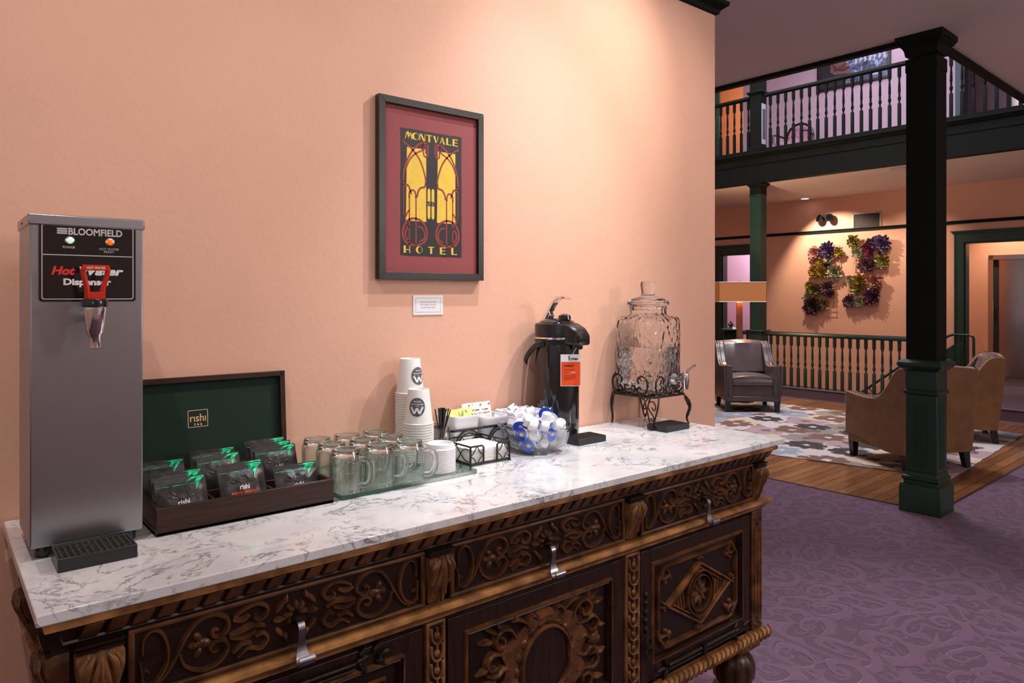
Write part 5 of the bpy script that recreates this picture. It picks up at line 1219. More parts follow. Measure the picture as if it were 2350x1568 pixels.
MUG = [(0.701, 1.562, 'rear left glass mug of the nine upturned on the glass board'), (0.704, 1.491, 'left hand glass mug of the middle row'), (0.700, 1.413, 'front left glass mug nearest the tea box'), (0.777, 1.562, 'rear centre glass mug near the wall'), (0.779, 1.488, 'glass mug in the very middle of the nine'), (0.779, 1.411, 'front centre glass mug with its handle to the right'), (0.849, 1.557, 'rear right glass mug in front of the tall cup stack'), (0.849, 1.481, 'right hand glass mug of the middle row'), (0.850, 1.400, 'front right glass mug touching the white lid stack')]
rg = random.Random(2)
for x, y, lb in MUG:
    o = solo('glass_mug', mugme, 'clear_glass', lb, 'mug', (x, y, ZS), D(-42 + rg.uniform(-14, 14)), 'upturned glass mugs')
    c = bpy.data.objects.new('handle', hme); COL.objects.link(c); c.parent = o
    c = bpy.data.objects.new('mug_base', bme); COL.objects.link(c); c.parent = o
# ------------------------------------------------------------------ paper cup stacks (upturned, nested)
def cup_mesh(rt, rb, h):
    m = MB(); m.lathe([(rt - 0.0012, 0.002), (rt + 0.0005, 0.0), (rt + 0.0030, 0.0006), (rt + 0.0032, 0.0030), (rt + 0.0004, 0.0042), (rb + 0.001, h - 0.003), (rb, h), (rb - 0.0015, h), (rb - 0.002, h - 0.006), (0.0005, h - 0.006)], 36, cap=False)
    m.lathe([(rt - 0.0012, 0.002), (rb - 0.0026, h - 0.010)], 36, cap=False)
    return m.mesh('cup', 'white_paper', True, 0.8)
def logo(rt, rb, h, ang):
    m = MB(); z0 = h * 0.52; R0 = 0.023
    def f(u, v, d):
        z = z0 + v; r_ = rt + (rb - rt) * (z / h) + 0.0018 + d; a = ang + u / r_
        return (r_ * math.cos(a), r_ * math.sin(a), z)
    rings = [[f(R0 * 0.90 * k * math.cos(2 * PI * j / 32), R0 * k * math.sin(2 * PI * j / 32), 0) for j in range(32)] for k in (1, 0.75, 0.5, 0.25, 0.02)]
    m.loops(rings, cap=False); disc = m
    g = lambda du, dv: (lambda u, v, d: f(-(du + u) * -1, dv + v, 0.0004))
    w_ = MB(); W_ = [(-0.014, -0.001), (-0.0095, -0.001), (-0.0065, -0.012), (-0.001, -0.003), (0.001, -0.003), (0.0065, -0.012), (0.0095, -0.001), (0.014, -0.001)]
    for s in (-1, 1):
        for (a, b, c, d_) in ((0.0145, 0.0, 0.0070, -0.0165), (0.0070, -0.0165, 0.0, -0.002)):
            n = 5
            for k in range(n):
                t0, t1 = k / n, (k + 1) / n; p0 = (a + (c - a) * t0, b + (d_ - b) * t0); p1 = (a + (c - a) * t1, b + (d_ - b) * t1)
                w_.add([f(s * p0[0] - 0.0026, p0[1], 0.0005), f(s * p0[0] + 0.0026, p0[1], 0.0005), f(s * p1[0] + 0.0026, p1[1], 0.0005), f(s * p1[0] - 0.0026, p1[1], 0.0005)], [(0, 1, 2, 3)])
    w_.merge(text_mb('MONTVALE', 0.0045, lambda u, v, d: f(-u, 0.0085 - v, 0.0005), bold=0.0001, align='CENTER', width=0.030))
    w_.merge(text_mb('HOTEL', 0.0052, lambda u, v, d: f(-u, 0.0155 - v, 0.0005), bold=0.0001, align='CENTER', width=0.020))
    w_.add([f(-0.014, 0.0018, 0.0005), f(0, 0.0018, 0.0007), f(0.014, 0.0018, 0.0005), f(0.014, 0.0025, 0.0005), f(0, 0.0025, 0.0007), f(-0.014, 0.0025, 0.0005)], [(0, 1, 4, 5), (1, 2, 3, 4)])
    return disc, w_
def cup_stack(x, y, ztop, pitch, ang, rt, rb, h, who, grp, topname):
    me = cup_mesh(rt, rb, h); n = int((ztop - h - ZS) / pitch) + 1; base = ztop - h - (n - 1) * pitch
    dsc, lt = logo(rt, rb, h, ang); dm_ = dsc.mesh('logo', 'grey_ink', True); lm_ = lt.mesh('logo_lettering', 'white_paper', False)
    for k in range(n):
        top = k == n - 1
        o = solo('paper_cup', me, 'white_paper', topname if top else '%s paper cup from the top of the %s' % (ORD[n - 1 - k], who), 'cup', (x, y, max(ZS, base) + k * pitch), 0, grp)
        if top:
            c = bpy.data.objects.new('logo', dm_); COL.objects.link(c); c.parent = o
            e = bpy.data.objects.new('logo_lettering', lm_); COL.objects.link(e); e.parent = c
cup_stack(0.9650, 1.545, 1.216, 0.0066, math.radians(231), 0.0355, 0.0256, 0.088, 'shorter front stack', 'front stack of paper cups', 'topmost cup of the shorter front stack, round grey logo facing out')
cup_stack(0.9900, 1.6270, 1.286, 0.0062, math.radians(282), 0.0360, 0.0256, 0.092, 'taller rear stack', 'rear stack of paper cups', 'topmost cup of the taller rear stack against the wall')
# ------------------------------------------------------------------ lids
m = MB(); m.lathe([(0.0355, 0.0), (0.0372, 0.0005), (0.0378, 0.003), (0.0372, 0.0042), (0.0350, 0.0044), (0.0335, 0.0055), (0.0325, 0.0145), (0.0305, 0.0155), (0.0285, 0.0135), (0.0275, 0.0085), (0.0005, 0.0085)], 40, cap=False)
lidme = m.mesh('lid', 'white_plastic', True, 0.7)
nl = 13
for k in range(nl):
    o = solo('cup_lid', lidme, 'white_plastic', 'topmost white plastic cup lid, its raised rim showing' if k == nl - 1 else '%s white cup lid from the top of the stack on the glass board' % ORD[nl - 1 - k], 'lid', (0.958, 1.437, ZS + k * 0.0043), 0, 'stack of cup lids')
    if k == nl - 1:
        m = MB(); m.blob(0.020, 0.004, 0.006, 0.003, 0.001, lambda u, v, d: (u, v, 0.0086 + d)); part('sip_dent', m, 'white_plastic', o)
# ------------------------------------------------------------------ stirrers in a glass
gx, gy = 1.046, 1.563
m = MB(); m.loops([[(r_ * math.cos(2 * PI * j / 28), r_ * math.sin(2 * PI * j / 28), z) for j in range(28)] for r_, z in [(0.001, 0), (0.0205, 0), (0.0215, 0.004), (0.0230, 0.086), (0.0222, 0.0868), (0.0212, 0.0865), (0.0195, 0.008), (0.001, 0.007)]], cap=False)
solo('stirrer_glass', m, 'bowl_glass', 'small clear glass holding the black stirrers', 'glass', (gx, gy, Z0), angle=1.0)
m = MB(); m.box(-0.0016, 0.0016, -0.0010, 0.0010, 0, 0.128); sme = m.mesh('stirrer', 'black_plastic', False)
rg = random.Random(11)
for k in range(19):
    a = rg.uniform(0, 2 * PI); r0 = rg.uniform(0.0, 0.010); lean = rg.uniform(0.05, 0.19); d = Vector((math.cos(a) * lean, math.sin(a) * lean, 1)).normalized()
    if k == 17: d = Vector((0.24, -0.18, 1)).normalized()
    if k == 18: d = Vector((0.17, -0.12, 1)).normalized()
    if d.dot(Vector((0, 1, 0))) > 0.11: d.y = 0.1; d.normalize()
    base = Vector((gx + (r0 * math.cos(a + PI) if k < 17 else -0.010), gy + (r0 * math.sin(a + PI) if k < 17 else 0.008), Z0 + 0.009))
    solo('stirrer', sme, 'black_plastic', 'thin black coffee stirrer standing in the small glass', 'stirrer', base, d.to_track_quat('Z', 'Y').to_matrix().to_4x4() @ RZ(rg.uniform(0, 3)), 'black coffee stirrers')
# ------------------------------------------------------------------ wire rack with three dishes
t = thing('wire_rack', 'black wire rack holding the white packet dishes against the wall', 'rack', (0, 0, 0))
zr = 1.088; x0, x1, y0, y1 = 1.084, 1.425, 1.572, 1.662
m = MB(); rc = [(x0 + 0.01, y0, zr), (x1 - 0.01, y0, zr), (x1, y0 + 0.01, zr), (x1, y1, zr), (x0, y1, zr), (x0, y0 + 0.01, zr)]
m.tube(rc, 0.0034, 8, loop=True); part('ring', m, 'black_wire', t)
for cx in (1.14, 1.25, 1.36):
    for off in (0.0, 0.008):
        m = MB(); r_ = 0.050 - off
        m.tube([(cx - r_, y0, Z0 + 0.002)] + [(cx + r_ * math.cos(PI - a * PI / 10), y0 - 0.001, Z0 + 0.004 + (0.062 - off) * math.sin(a * PI / 10)) for a in range(1, 10)] + [(cx + r_, y0, Z0 + 0.002)], 0.0024, 8); part('arch', m, 'black_wire', t)
for x, y in ((x0, y1), (x1, y1), (x0, y0 + .01), (x1, y0 + .01)):
    m = MB(); m.tube([(x, y, zr), (x, y, Z0 + 0.003)], 0.0026, 8); part('leg', m, 'black_wire', t)
def dish(cx, cy, w_, d_, zt, h, label):
    m = MB(); a, b = w_ / 2, d_ / 2; n = 40; rings = []
    def ring(k, z, A, B, fl=0.0):
        out = []
        for j in range(n):
            an = 2 * PI * j / n; c, s = math.cos(an), math.sin(an); e = 0.28
            x = A * (abs(c) ** e) * (1 if c > 0 else -1); y = B * (abs(s) ** e) * (1 if s > 0 else -1); f = 1 + fl * (j % 2)
            out.append((cx + x * f, cy + y * f, z))
        return out
    z0 = zt - h
    rings = [ring(0, z0, a * 0.80, b * 0.78), ring(0, z0 + 0.002, a * 0.84, b * 0.82), ring(0, z0 + 0.004, a * 0.85, b * 0.83, 0.025), ring(0, zt - 0.014, a * 0.93, b * 0.91, 0.025), ring(0, zt - 0.012, a * 0.95, b * 0.93), ring(0, zt - 0.002, a, b), ring(0, zt, a * 0.99, b * 0.98), ring(0, zt - 0.001, a * 0.93, b * 0.90), ring(0, z0 + 0.006, a * 0.78, b * 0.75)]
    m.loops(rings); return solo('packet_dish', m, 'white_ceramic', label, 'dish', group='white ceramic packet dishes', angle=0.9)
dish(1.137, 1.615, 0.094, 0.090, 1.126, 0.082, 'white fluted dish filled with yellow packets')
dish(1.236, 1.615, 0.094, 0.090, 1.114, 0.072, 'white fluted dish with brown and white packets, middle of the rack')
dish(1.355, 1.610, 0.126, 0.096, 1.116, 0.058, 'wide white dish of plain white packets next to the airpot')
def packet_mesh(body, ink, ink2=None):
    m = MB(); rows = []; W, Hh = 0.030, 0.052
    for j in range(5):
        v = j / 4; rows.append([((i / 4 - 0.5) * W, (0.0022 * math.sin(PI * i / 4) * math.sin(PI * v)), v * Hh) for i in range(5)])
    m.loops(rows, closed=False, cap=False); m.loops([[(p[0], -p[1] - 0.0002, p[2]) for p in r_] for r_ in rows], closed=False, cap=False)
    me = m.mesh('packet', body, True, 1.2)
    k = MB(); f = lambda u, v, d: (u, -(0.0026 + d), v)
    for a, b, c, d in ((-0.008, 0.004, 0.029, 0.0315), (-0.010, 0.010, 0.020, 0.0212), (0.008, 0.012, 0.042, 0.046)): k.prism([(a, c), (b, c), (b, d), (a, d)], 0, 0.0002, f)
    return me, k.mesh('print', ink, False)
PK = dict(y=packet_mesh('yellow_packet', 'black_ink'), w=packet_mesh('white_paper', 'brown_ink'), s=packet_mesh('silver_print', 'black_ink'), p=packet_mesh('white_plastic', 'grey_ink'))
def packet(kind, x, y, z, tilt, yaw, roll, label, grp):
    o = solo('sweetener_packet', PK[kind][0], None, label, 'packet', (x, y, z), RZ(yaw) @ RX(-tilt) @ RY(roll), grp)
    c = bpy.data.objects.new('print', PK[kind][1]); COL.objects.link(c); c.parent = o
rg = random.Random(21)
YR = ['nearer', 'farther']
for k in range(14): packet('y', 1.098 + (k % 7) * 0.0052, 1.592 + (k // 7) * 0.022 + (k % 7) * 0.002, 1.117 + (k % 3) * 0.004, D(rg.uniform(35, 62)), D(rg.uniform(-12, 12)), D(rg.uniform(82, 96)), 'yellow packet, %s in the %s row of the left dish' % (ORD[k % 7].replace('topmost', 'first') + ' from the left', YR[k // 7]), 'yellow sweetener packets')
for k in range(6): packet('w', 1.206 + k * 0.012, 1.590 + rg.uniform(0, 0.006), 1.078, D(rg.uniform(20, 45)), D(rg.uniform(-15, 15)), D(rg.uniform(60, 100)), 'tilted brown printed packet, %s from the left in the middle dish' % ORD[k].replace('topmost', 'first'), 'brown printed packets in the middle dish')
for k in range(5): packet('w', 1.192 + k * 0.017, 1.640, 1.094, D(rg.uniform(8, 20)), D(rg.uniform(-10, 10)), D(rg.uniform(-6, 6)), 'upright brown printed packet, %s from the left behind the middle dish' % ORD[k].replace('topmost', 'first'), 'upright packets behind the middle dish')
for k in range(9): packet('p', 1.308 + (k % 5) * 0.022, 1.592 + (k // 5) * 0.026, 1.088 + 0.003 * k % 0.01, D(rg.uniform(35, 75)), D(rg.uniform(-60, 60)), D(rg.uniform(-40, 40)), 'plain white packet, %s from the left in the %s row of the wide dish' % (ORD[k % 5].replace('topmost', 'first'), YR[k // 5]), 'white packets in the wide dish')
# ------------------------------------------------------------------ napkin holder
t = thing('napkin_holder', 'black wire napkin holder in front of the packet rack', 'holder', (1.122, 1.514, Z0))
a = 0.063; zt = 0.050
m = MB()
for s in (-1,): m.tube([(-a, -a, 0.004), (a, -a, 0.004), (a, a, 0.004), (-a, a, 0.004)], 0.0026, 8, loop=True)
m.tube([(-a, 0, 0.004), (a, 0, 0.004)], 0.002, 6); m.tube([(0, -a, 0.004), (0, a, 0.004)], 0.002, 6); part('bottom_frame', m, 'black_wire', t)
m = MB(); m.tube([(-0.022, -a, 0.004), (-0.022, -a, zt - 0.004), (-0.026, -a, zt), (-a, -a, zt), (-a, a, zt), (a, a, zt), (a, -a, zt), (0.026, -a, zt), (0.022, -a, zt - 0.004), (0.022, -a, 0.004)], 0.0024, 8); part('top_rail', m, 'black_wire', t)
for x, y in ((-a, -a), (a, -a), (a, a), (-a, a)):
    m = MB(); m.tube([(x, y, 0.0), (x, y, zt)], 0.0026, 8); m.lathe([(0.001, 0), (0.004, 0.001), (0.004, 0.005), (0.001, 0.006)], 10, (x, y, 0)); part('post', m, 'black_wire', t)
def wire(pts, name='scroll_wire'):
    m = MB(); m.tube(lerp_path(pts, 5), 0.0015, 6); part(name, m, 'black_wire', t)
for ux, fn in (('f1', lambda u, v: (-a + u, -a, v)), ('f2', lambda u, v: (a - u, -a, v))):
    w_ = 0.041
    for pts in (((0, 0.026), (0.010, 0.034), (0.020, zt)), ((w_, 0.026), (0.030, 0.034), (0.021, zt)), ((0, 0.026), (0.012, 0.018), (0.020, 0.004)), ((w_, 0.026), (0.030, 0.018), (0.021, 0.004))): wire([(*fn(u, v)[:2], v) for u, v in pts])
for fn in (lambda u: (-a, -a + u), lambda u: (a, -a + u), lambda u: (-a + u, a)):
    for pts in (((0, 0.042), (0.03, 0.040), (0.055, 0.012), (0.063, 0.004)), ((0, 0.012), (0.025, 0.014), (0.05, 0.034), (0.063, 0.048)), ((0.126, 0.042), (0.096, 0.040), (0.071, 0.012), (0.063, 0.004)), ((0.126, 0.012), (0.1, 0.014), (0.076, 0.034), (0.063, 0.048))):
        wire([(*fn(u), v) for u, v in pts])
m = MB(); s_ = 0.058; m.box(-s_, s_, -s_, s_, 0, 0.0021)
nm_ = m.mesh('napkin', 'napkin_paper', False)
rg = random.Random(4)
for k in range(13):
    solo('paper_napkin', nm_, None, 'topmost white paper napkin in the wire holder' if k == 12 else '%s folded white napkin from the top of the pile in the wire holder' % ORD[12 - k], 'napkin', (1.122 + rg.uniform(-.001, .001), 1.514 + rg.uniform(-.001, .001), Z0 + 0.0072 + k * 0.0026), D(rg.uniform(-1.2, 1.2) if k < 11 else 2.0), 'paper napkins')
# ------------------------------------------------------------------ glass bowl of creamers
bx, by = 1.311, 1.487; n = 64
def flute(z, amp): return lambda j: 1 + amp * math.cos(8 * 2 * PI * j / n)
def br(r_, z, amp=0.0, zamp=0.0): return [(r_ * (1 + amp * math.cos(8 * 2 * PI * j / n)) * math.cos(2 * PI * j / n), r_ * (1 + amp * math.cos(8 * 2 * PI * j / n)) * math.sin(2 * PI * j / n), z + zamp * math.cos(8 * 2 * PI * j / n)) for j in range(n)]
m = MB(); m.loops([br(0.001, 0.0), br(0.055, 0.0), br(0.060, 0.003), br(0.062, 0.010), br(0.082, 0.022, 0.01), br(0.090, 0.040, 0.02), br(0.092, 0.055, 0.03), br(0.101, 0.067, 0.03, 0.002), br(0.107, 0.072, 0.03, 0.003), br(0.105, 0.0755, 0.03, 0.003), br(0.097, 0.071, 0.03, 0.002), br(0.087, 0.058, 0.03), br(0.085, 0.042, 0.02), br(0.077, 0.027, 0.01), br(0.055, 0.013), br(0.001, 0.012)], cap=False)
solo('glass_bowl', m, 'bowl_glass', 'fluted clear glass bowl full of creamer cups', 'bowl', (bx, by, Z0), angle=1.2)
m = MB(); m.lathe([(0.001, 0.0), (0.0125, 0.0), (0.0135, 0.002), (0.0165, 0.019), (0.0195, 0.0195), (0.0195, 0.021), (0.0005, 0.0212)], 18, cap=False); crm = m.mesh('creamer', 'white_plastic', True, 0.7)
m = MB(); m.prism([(0.0196 * math.cos(k * PI / 10), 0.0196 * math.sin(k * PI / 10)) for k in range(20)] , 0.0213, 0.0217); fme = m.mesh('foil_lid', 'blue_foil', False)
m = MB(); m.blob(0.002, 0.0, 0.006, 0.005, 0.0003, lambda u, v, d: (u, v, 0.0218 + d)); m2m = m.mesh('lid_print', 'yellow_packet', False)
rg = random.Random(9); placed = []
def try_place(rmax, z0, z1, rad=0.0165, tries=400):
    for _ in range(tries):
        r_ = rmax * math.sqrt(rg.random()); a = rg.uniform(0, 2 * PI); z = rg.uniform(z0, z1); p = Vector((r_ * math.cos(a), r_ * math.sin(a), z))
        if all((p - q).length > rad * 1.75 for q in placed): placed.append(p); return p
for lay, (rmax, z0, z1, cnt) in enumerate(((0.050, 0.026, 0.032, 8), (0.062, 0.046, 0.056, 13), (0.070, 0.070, 0.080, 14), (0.048, 0.092, 0.102, 8))):
    for k in range(cnt):
        p = try_place(rmax, z0, z1)
        if p is None: continue
        out = Vector((p.x, p.y, 0)).normalized() if p.length > 0.01 else Vector((1, 0, 0))
        top = lay == 3
        d = Vector((rg.uniform(-1, 1), rg.uniform(-1, 1), rg.uniform(-1.0, 0.4))).normalized()
        if lay in (0, 1) and k % 2 == 0: d = (out + Vector((0, 0, rg.uniform(-0.2, 0.3)))).normalized()
        if lay in (0, 1) and k % 2 == 0 and out.dot(Vector((-0.66, -0.75, 0))) > 0.2 and k % 4 == 0: pass
        elif d.dot(Vector((-0.66, -0.74, 0.15))) > 0.15 and not (k in (1, 3, 6, 8)): d = -d
        rot = d.to_track_quat('Z', 'Y').to_matrix().to_4x4()
        where = ['at the bottom of the glass bowl', 'in the middle layer inside the glass bowl', 'near the rim of the glass bowl', 'heaped on top of the glass bowl'][lay]
        o = solo('creamer_cup', crm, None, 'white creamer cup with a blue foil lid %s' % where, 'creamer', Vector((bx, by, Z0)) + p - (rot @ Vector((0, 0, 0.0105))), rot, 'creamer cups ' + where)
        c = bpy.data.objects.new('foil_lid', fme); COL.objects.link(c); c.parent = o
        e = bpy.data.objects.new('lid_print', m2m); COL.objects.link(e); e.parent = c
# ------------------------------------------------------------------ airpot
t = thing('airpot', 'black lever airpot coffee dispenser with a chrome lever', 'airpot', (1.487, 1.592, Z0), D(-82))   # local +x is the spout side
m = MB(); m.lathe([(0.060, 0.0), (0.0665, 0.004), (0.0675, 0.012), (0.0675, 0.270), (0.066, 0.285)], 48); part('body', m, 'black_gloss', t)
m = MB(); m.lathe([(0.0670, 0.301), (0.0690, 0.303), (0.0690, 0.305), (0.0670, 0.307)], 48); part('collar_ring', m, 'chrome', t)
m = MB(); m.lathe([(0.066, 0.285), (0.0672, 0.300), (0.0672, 0.342), (0.0655, 0.347), (0.055, 0.3495)], 48); part('head', m, 'black_plastic', t)
m = MB(); m.loops([[(x, y * w_, z) for y, z in ((-1, z0), (-0.8, z0 - 0.004), (0.8, z0 - 0.004), (1, z0), (1, z1 - 0.006), (0.8, z1), (-0.8, z1), (-1, z1 - 0.006))] for x, w_, z0, z1 in ((0.03, 0.038, 0.292, 0.350), (0.065, 0.034, 0.290, 0.346), (0.090, 0.029, 0.289, 0.334), (0.106, 0.024, 0.289, 0.318), (0.108, 0.022, 0.292, 0.308))]); sp_ = part('spout', m, 'black_plastic', t, 0.003)
m = MB(); m.lathe([(0.005, 0.272), (0.008, 0.275), (0.009, 0.292)], 14, (0.088, 0, 0)); part('nozzle', m, 'black_plastic', sp_)
m = MB(); m.lathe([(0.055, 0.350), (0.050, 0.356), (0.030, 0.362), (0.005, 0.364)], 32); m.merge(MB().lathe([(0.020, 0.36), (0.018, 0.372), (0.008, 0.377)], 20, (0.030, 0, 0))); part('lid', m, 'black_gloss', t)
m = MB(); rings = []
for x, z, w_, th in ((-0.045, 0.350, 0.016, 0.004), (-0.034, 0.372, 0.014, 0.004), (-0.018, 0.398, 0.012, 0.0035), (-0.004, 0.416, 0.013, 0.003), (0.012, 0.425, 0.017, 0.004), (0.032, 0.427, 0.019, 0.004), (0.044, 0.424, 0.015, 0.003)):
    rings.append([(x - th, -w_, z + th), (x - th, w_, z + th), (x + th, w_, z - th), (x + th, -w_, z - th)])
m.loops(rings); lv = part('lever', m, 'chrome', t, 0.0015)
m = MB(); m.tube([(-0.036, -0.010, 0.352), (-0.020, -0.010, 0.372), (-0.024, -0.010, 0.388)], 0.003, 8); m.tube([(-0.036, 0.010, 0.352), (-0.020, 0.010, 0.372), (-0.024, 0.010, 0.388)], 0.003, 8); part('lever_link', m, 'chrome', t)
m = MB()
hp = lerp_path([(0.0, 0.070, 0.288), (-0.022, 0.071, 0.282), (-0.056, 0.064, 0.258), (-0.086, 0.046, 0.232), (-0.101, 0.024, 0.214), (-0.106, 0.0, 0.207)], 5)
full = hp + [(x, -y, z) for x, y, z in hp[-2::-1]]
m.tube(full, 0.0055, 8, flat=1.7); part('handle', m, 'black_plastic', t)
for s in (-1, 1):
    m = MB(); m.lathe([(0.009, 0), (0.009, 0.004), (0.005, 0.006)], 14); m.v = [tuple(Matrix.Translation((0, s * 0.067, 0.288)) @ RX(-s * PI / 2) @ Vector(p)) for p in m.v]; part('pivot', m, 'black_plastic', t)
# hanging tag
cf = Vector((math.cos(D(50.55)), math.sin(D(50.55)), 0)); 
t = thing('coffee_tag', 'orange and white coffee name tag hanging on the airpot front', 'tag', (1.474, 1.519, 1.2780), D(-34))
a, b = 0.0300, 0.094; FT = lambda u, v, d: (u, -d, v)
m = MB(); m.prism([(-a, -b), (a, -b), (a, 0), (-a, 0)], 0, 0.0012, FT); part('card', m, 'white_plastic', t)
m = MB(); m.prism([(-a + .002, -b + .002), (a - .001, -b + .002), (a - .001, -0.022), (-a + .002, -0.022)], 0.0013, 0.0016, FT); part('orange_field', m, 'orange_card', t)
L = MB(); tx = lambda s_, x, z, size, w_, b_=0.0002: L.merge(text_mb(s_, size, lambda u, v, d: (x + u, -0.002, z + v), bold=b_, width=w_))
tx('DOMA', 0.000, -0.0165, 0.0085, 0.023, 0.0004); tx("CARMELA'S", -0.021, -0.036, 0.0075, 0.030, 0.0003)
for k, (z, w_) in enumerate(((-0.046, 0.036), (-0.054, 0.014), (-0.063, 0.040), (-0.067, 0.038), (-0.071, 0.036), (-0.075, 0.022), (-0.090, 0.012))):
    x = -0.020 if k < 6 else 0.008
    n_ = int(w_ / 0.003)
    for j in range(n_): L.prism([(x + j * 0.003, z), (x + j * 0.003 + 0.0022, z), (x + j * 0.003 + 0.0022, z + 0.0012), (x + j * 0.003, z + 0.0012)], 0.0018, 0.002, FT)
L.prism([(-0.006, -0.018), (-0.003, -0.018), (-0.003, -0.004), (-0.006, -0.004)], 0.0013, 0.0016, FT)
part('lettering', L, 'black_ink', t, smooth=False)
m = MB()
for j in range(3): m.prism([(0.002 + j * 0.004, -0.0545), (0.005 + j * 0.004, -0.0545), (0.005 + j * 0.004, -0.0520), (0.002 + j * 0.004, -0.0520)], 0.0018, 0.002, FT)
part('white_blocks', m, 'white_print', t, smooth=False)
m = MB(); m.tube(lerp_path([(0.004, 0.0, -0.003), (0.010, -0.004, 0.008), (0.016, -0.008, 0.020)], 5), 0.0007, 5); part('string', m, 'white_plastic', t)
# ------------------------------------------------------------------ glass jar dispenser on iron stand
jx, jy = 1.885, 1.568
def sqr(hw, z, e=0.42, n=56):
    out = []
    for j in range(n):
        an = 2 * PI * (j + 0.5) / n; c, s = math.cos(an), math.sin(an)
        out.append((hw * abs(c) ** e * (1 if c > 0 else -1), hw * abs(s) ** e * (1 if s > 0 else -1), z))
    return out
def cir(r_, z, n=56): return [(r_ * math.cos(2 * PI * (j + 0.5) / n), r_ * math.sin(2 * PI * (j + 0.5) / n), z) for j in range(n)]
t = thing('glass_jar', 'large square hammered glass beverage jar half full of water', 'jar', (jx, jy, Z0))
zb = 0.112; HW = 0.087
m = MB()
rings = [sqr(0.002, zb), sqr(0.070, zb), sqr(0.082, zb + 0.006), sqr(HW, zb + 0.016)] + [sqr(HW, zb + 0.016 + k * 0.0285) for k in range(1, 8)] + [sqr(HW, 0.345), sqr(0.084, 0.356), sqr(0.078, 0.361), cir(0.072, 0.364), cir(0.066, 0.367), cir(0.062, 0.371), cir(0.061, 0.388), cir(0.064, 0.392), cir(0.064, 0.396), cir(0.058, 0.397), cir(0.057, 0.372), cir(0.064, 0.364), cir(0.070, 0.361), sqr(0.077, 0.356), sqr(0.0825, 0.345)] + [sqr(0.0828, 0.33 - k * 0.0285) for k in range(0, 7)] + [sqr(0.082, zb + 0.018), sqr(0.074, zb + 0.010), sqr(0.002, zb + 0.009)]
m.loops(rings, cap=False); part('jar_body', m, 'hammered_glass', t, angle=1.3)
m = MB(); m.cur = 1; m.loops([sqr(0.0015, zb + 0.0095), sqr(0.073, zb + 0.0105), sqr(0.081, zb + 0.018), sqr(0.0822, zb + 0.03), sqr(0.0822, 0.262), sqr(0.0015, 0.262)], cap=False); m.mi[-56:] = [0] * 56; part('water', m, ['water', 'rippled_water'], t, angle=0.7)
m = MB(); m.lathe([(0.001, 0.384), (0.055, 0.384), (0.056, 0.397), (0.066, 0.398), (0.0705, 0.402), (0.0705, 0.408), (0.066, 0.416), (0.045, 0.424), (0.029, 0.428), (0.0235, 0.434), (0.0225, 0.446), (0.0255, 0.462), (0.0265, 0.472), (0.022, 0.480), (0.001, 0.481)], 40, cap=False); part('lid', m, 'clear_glass', t, angle=1.2)
# tap on the +x -y side
tp = bpy.data.objects.new('tap', None); COL.objects.link(tp); tp.parent = t; tp.matrix_basis = Matrix.Translation((0.020, -HW, zb + 0.045)) @ RZ(D(-90))
m = MB(); m.tube([(-0.008, 0, 0), (0.050, 0, 0)], 0.009, 14); m.tube([(0.001, 0, 0), (0.006, 0, 0)], 0.019, 20); part('tap_stem', m, 'chrome', tp)
m = MB(); m.lathe([(0.007, -0.030), (0.010, -0.028), (0.0125, 0.0), (0.0125, 0.016), (0.009, 0.026), (0.004, 0.030)], 20, (0.050, 0, 0)); part('tap_body', m, 'chrome', tp)
m = MB(); m.tube(lerp_path([(0.050, 0, 0.026), (0.054, 0.012, 0.034), (0.052, 0.034, 0.042), (0.050, 0.052, 0.046)], 4), [0.005] * 5 + [0.0042] * 7 + [0.005], 10); part('tap_lever', m, 'chrome', tp)
# stand
t = thing('jar_stand', 'black scrolled iron stand carrying the glass jar', 'stand', (jx, jy, Z0))
zs = 0.104; e = 0.093
m = MB(); ring = sqr(e, zs, 0.34, 40); m.tube(ring, 0.0036, 8, loop=True)
for k in (-0.05, 0, 0.05): m.tube([(-e + 0.003, k, zs), (e - 0.003, k, zs)], 0.003, 6); m.tube([(k, -e + 0.003, zs - 0.002), (k, e - 0.003, zs - 0.002)], 0.003, 6)
part('ring', m, 'iron', t)
def onside(side, u, v):
    o = e + 0.0
    return {0: (u, -o, v), 1: (o, u, v), 2: (u, o, v), 3: (-o, u, v)}[side]
def cscroll(side, u0, flip, s):
    pts = [(0.012, 0.040), (0.016, 0.052), (0.006, 0.064), (-0.010, 0.064), (-0.022, 0.050), (-0.024, 0.030), (-0.014, 0.010), (0.000, 0.004), (0.014, 0.010), (0.018, 0.022), (0.010, 0.030), (0.002, 0.025)]
    m = MB(); m.tube(lerp_path([onside(side, u0 + flip * a * s, zs + b * s) for a, b in pts], 4), 0.0030, 8); part('scroll', m, 'iron', t)
for side in range(4):
    cscroll(side, -0.050, 1, 1.0); cscroll(side, 0.050, -1, 1.0)
    m = MB(); m.tube(lerp_path([onside(side, a, zs + b) for a, b in ((-0.008, 0.030), (-0.018, 0.034), (-0.022, 0.022), (-0.012, 0.006), (0, 0.002), (0.012, 0.006), (0.022, 0.022), (0.018, 0.034), (0.008, 0.030))], 4), 0.0028, 8); part('scroll', m, 'iron', t)
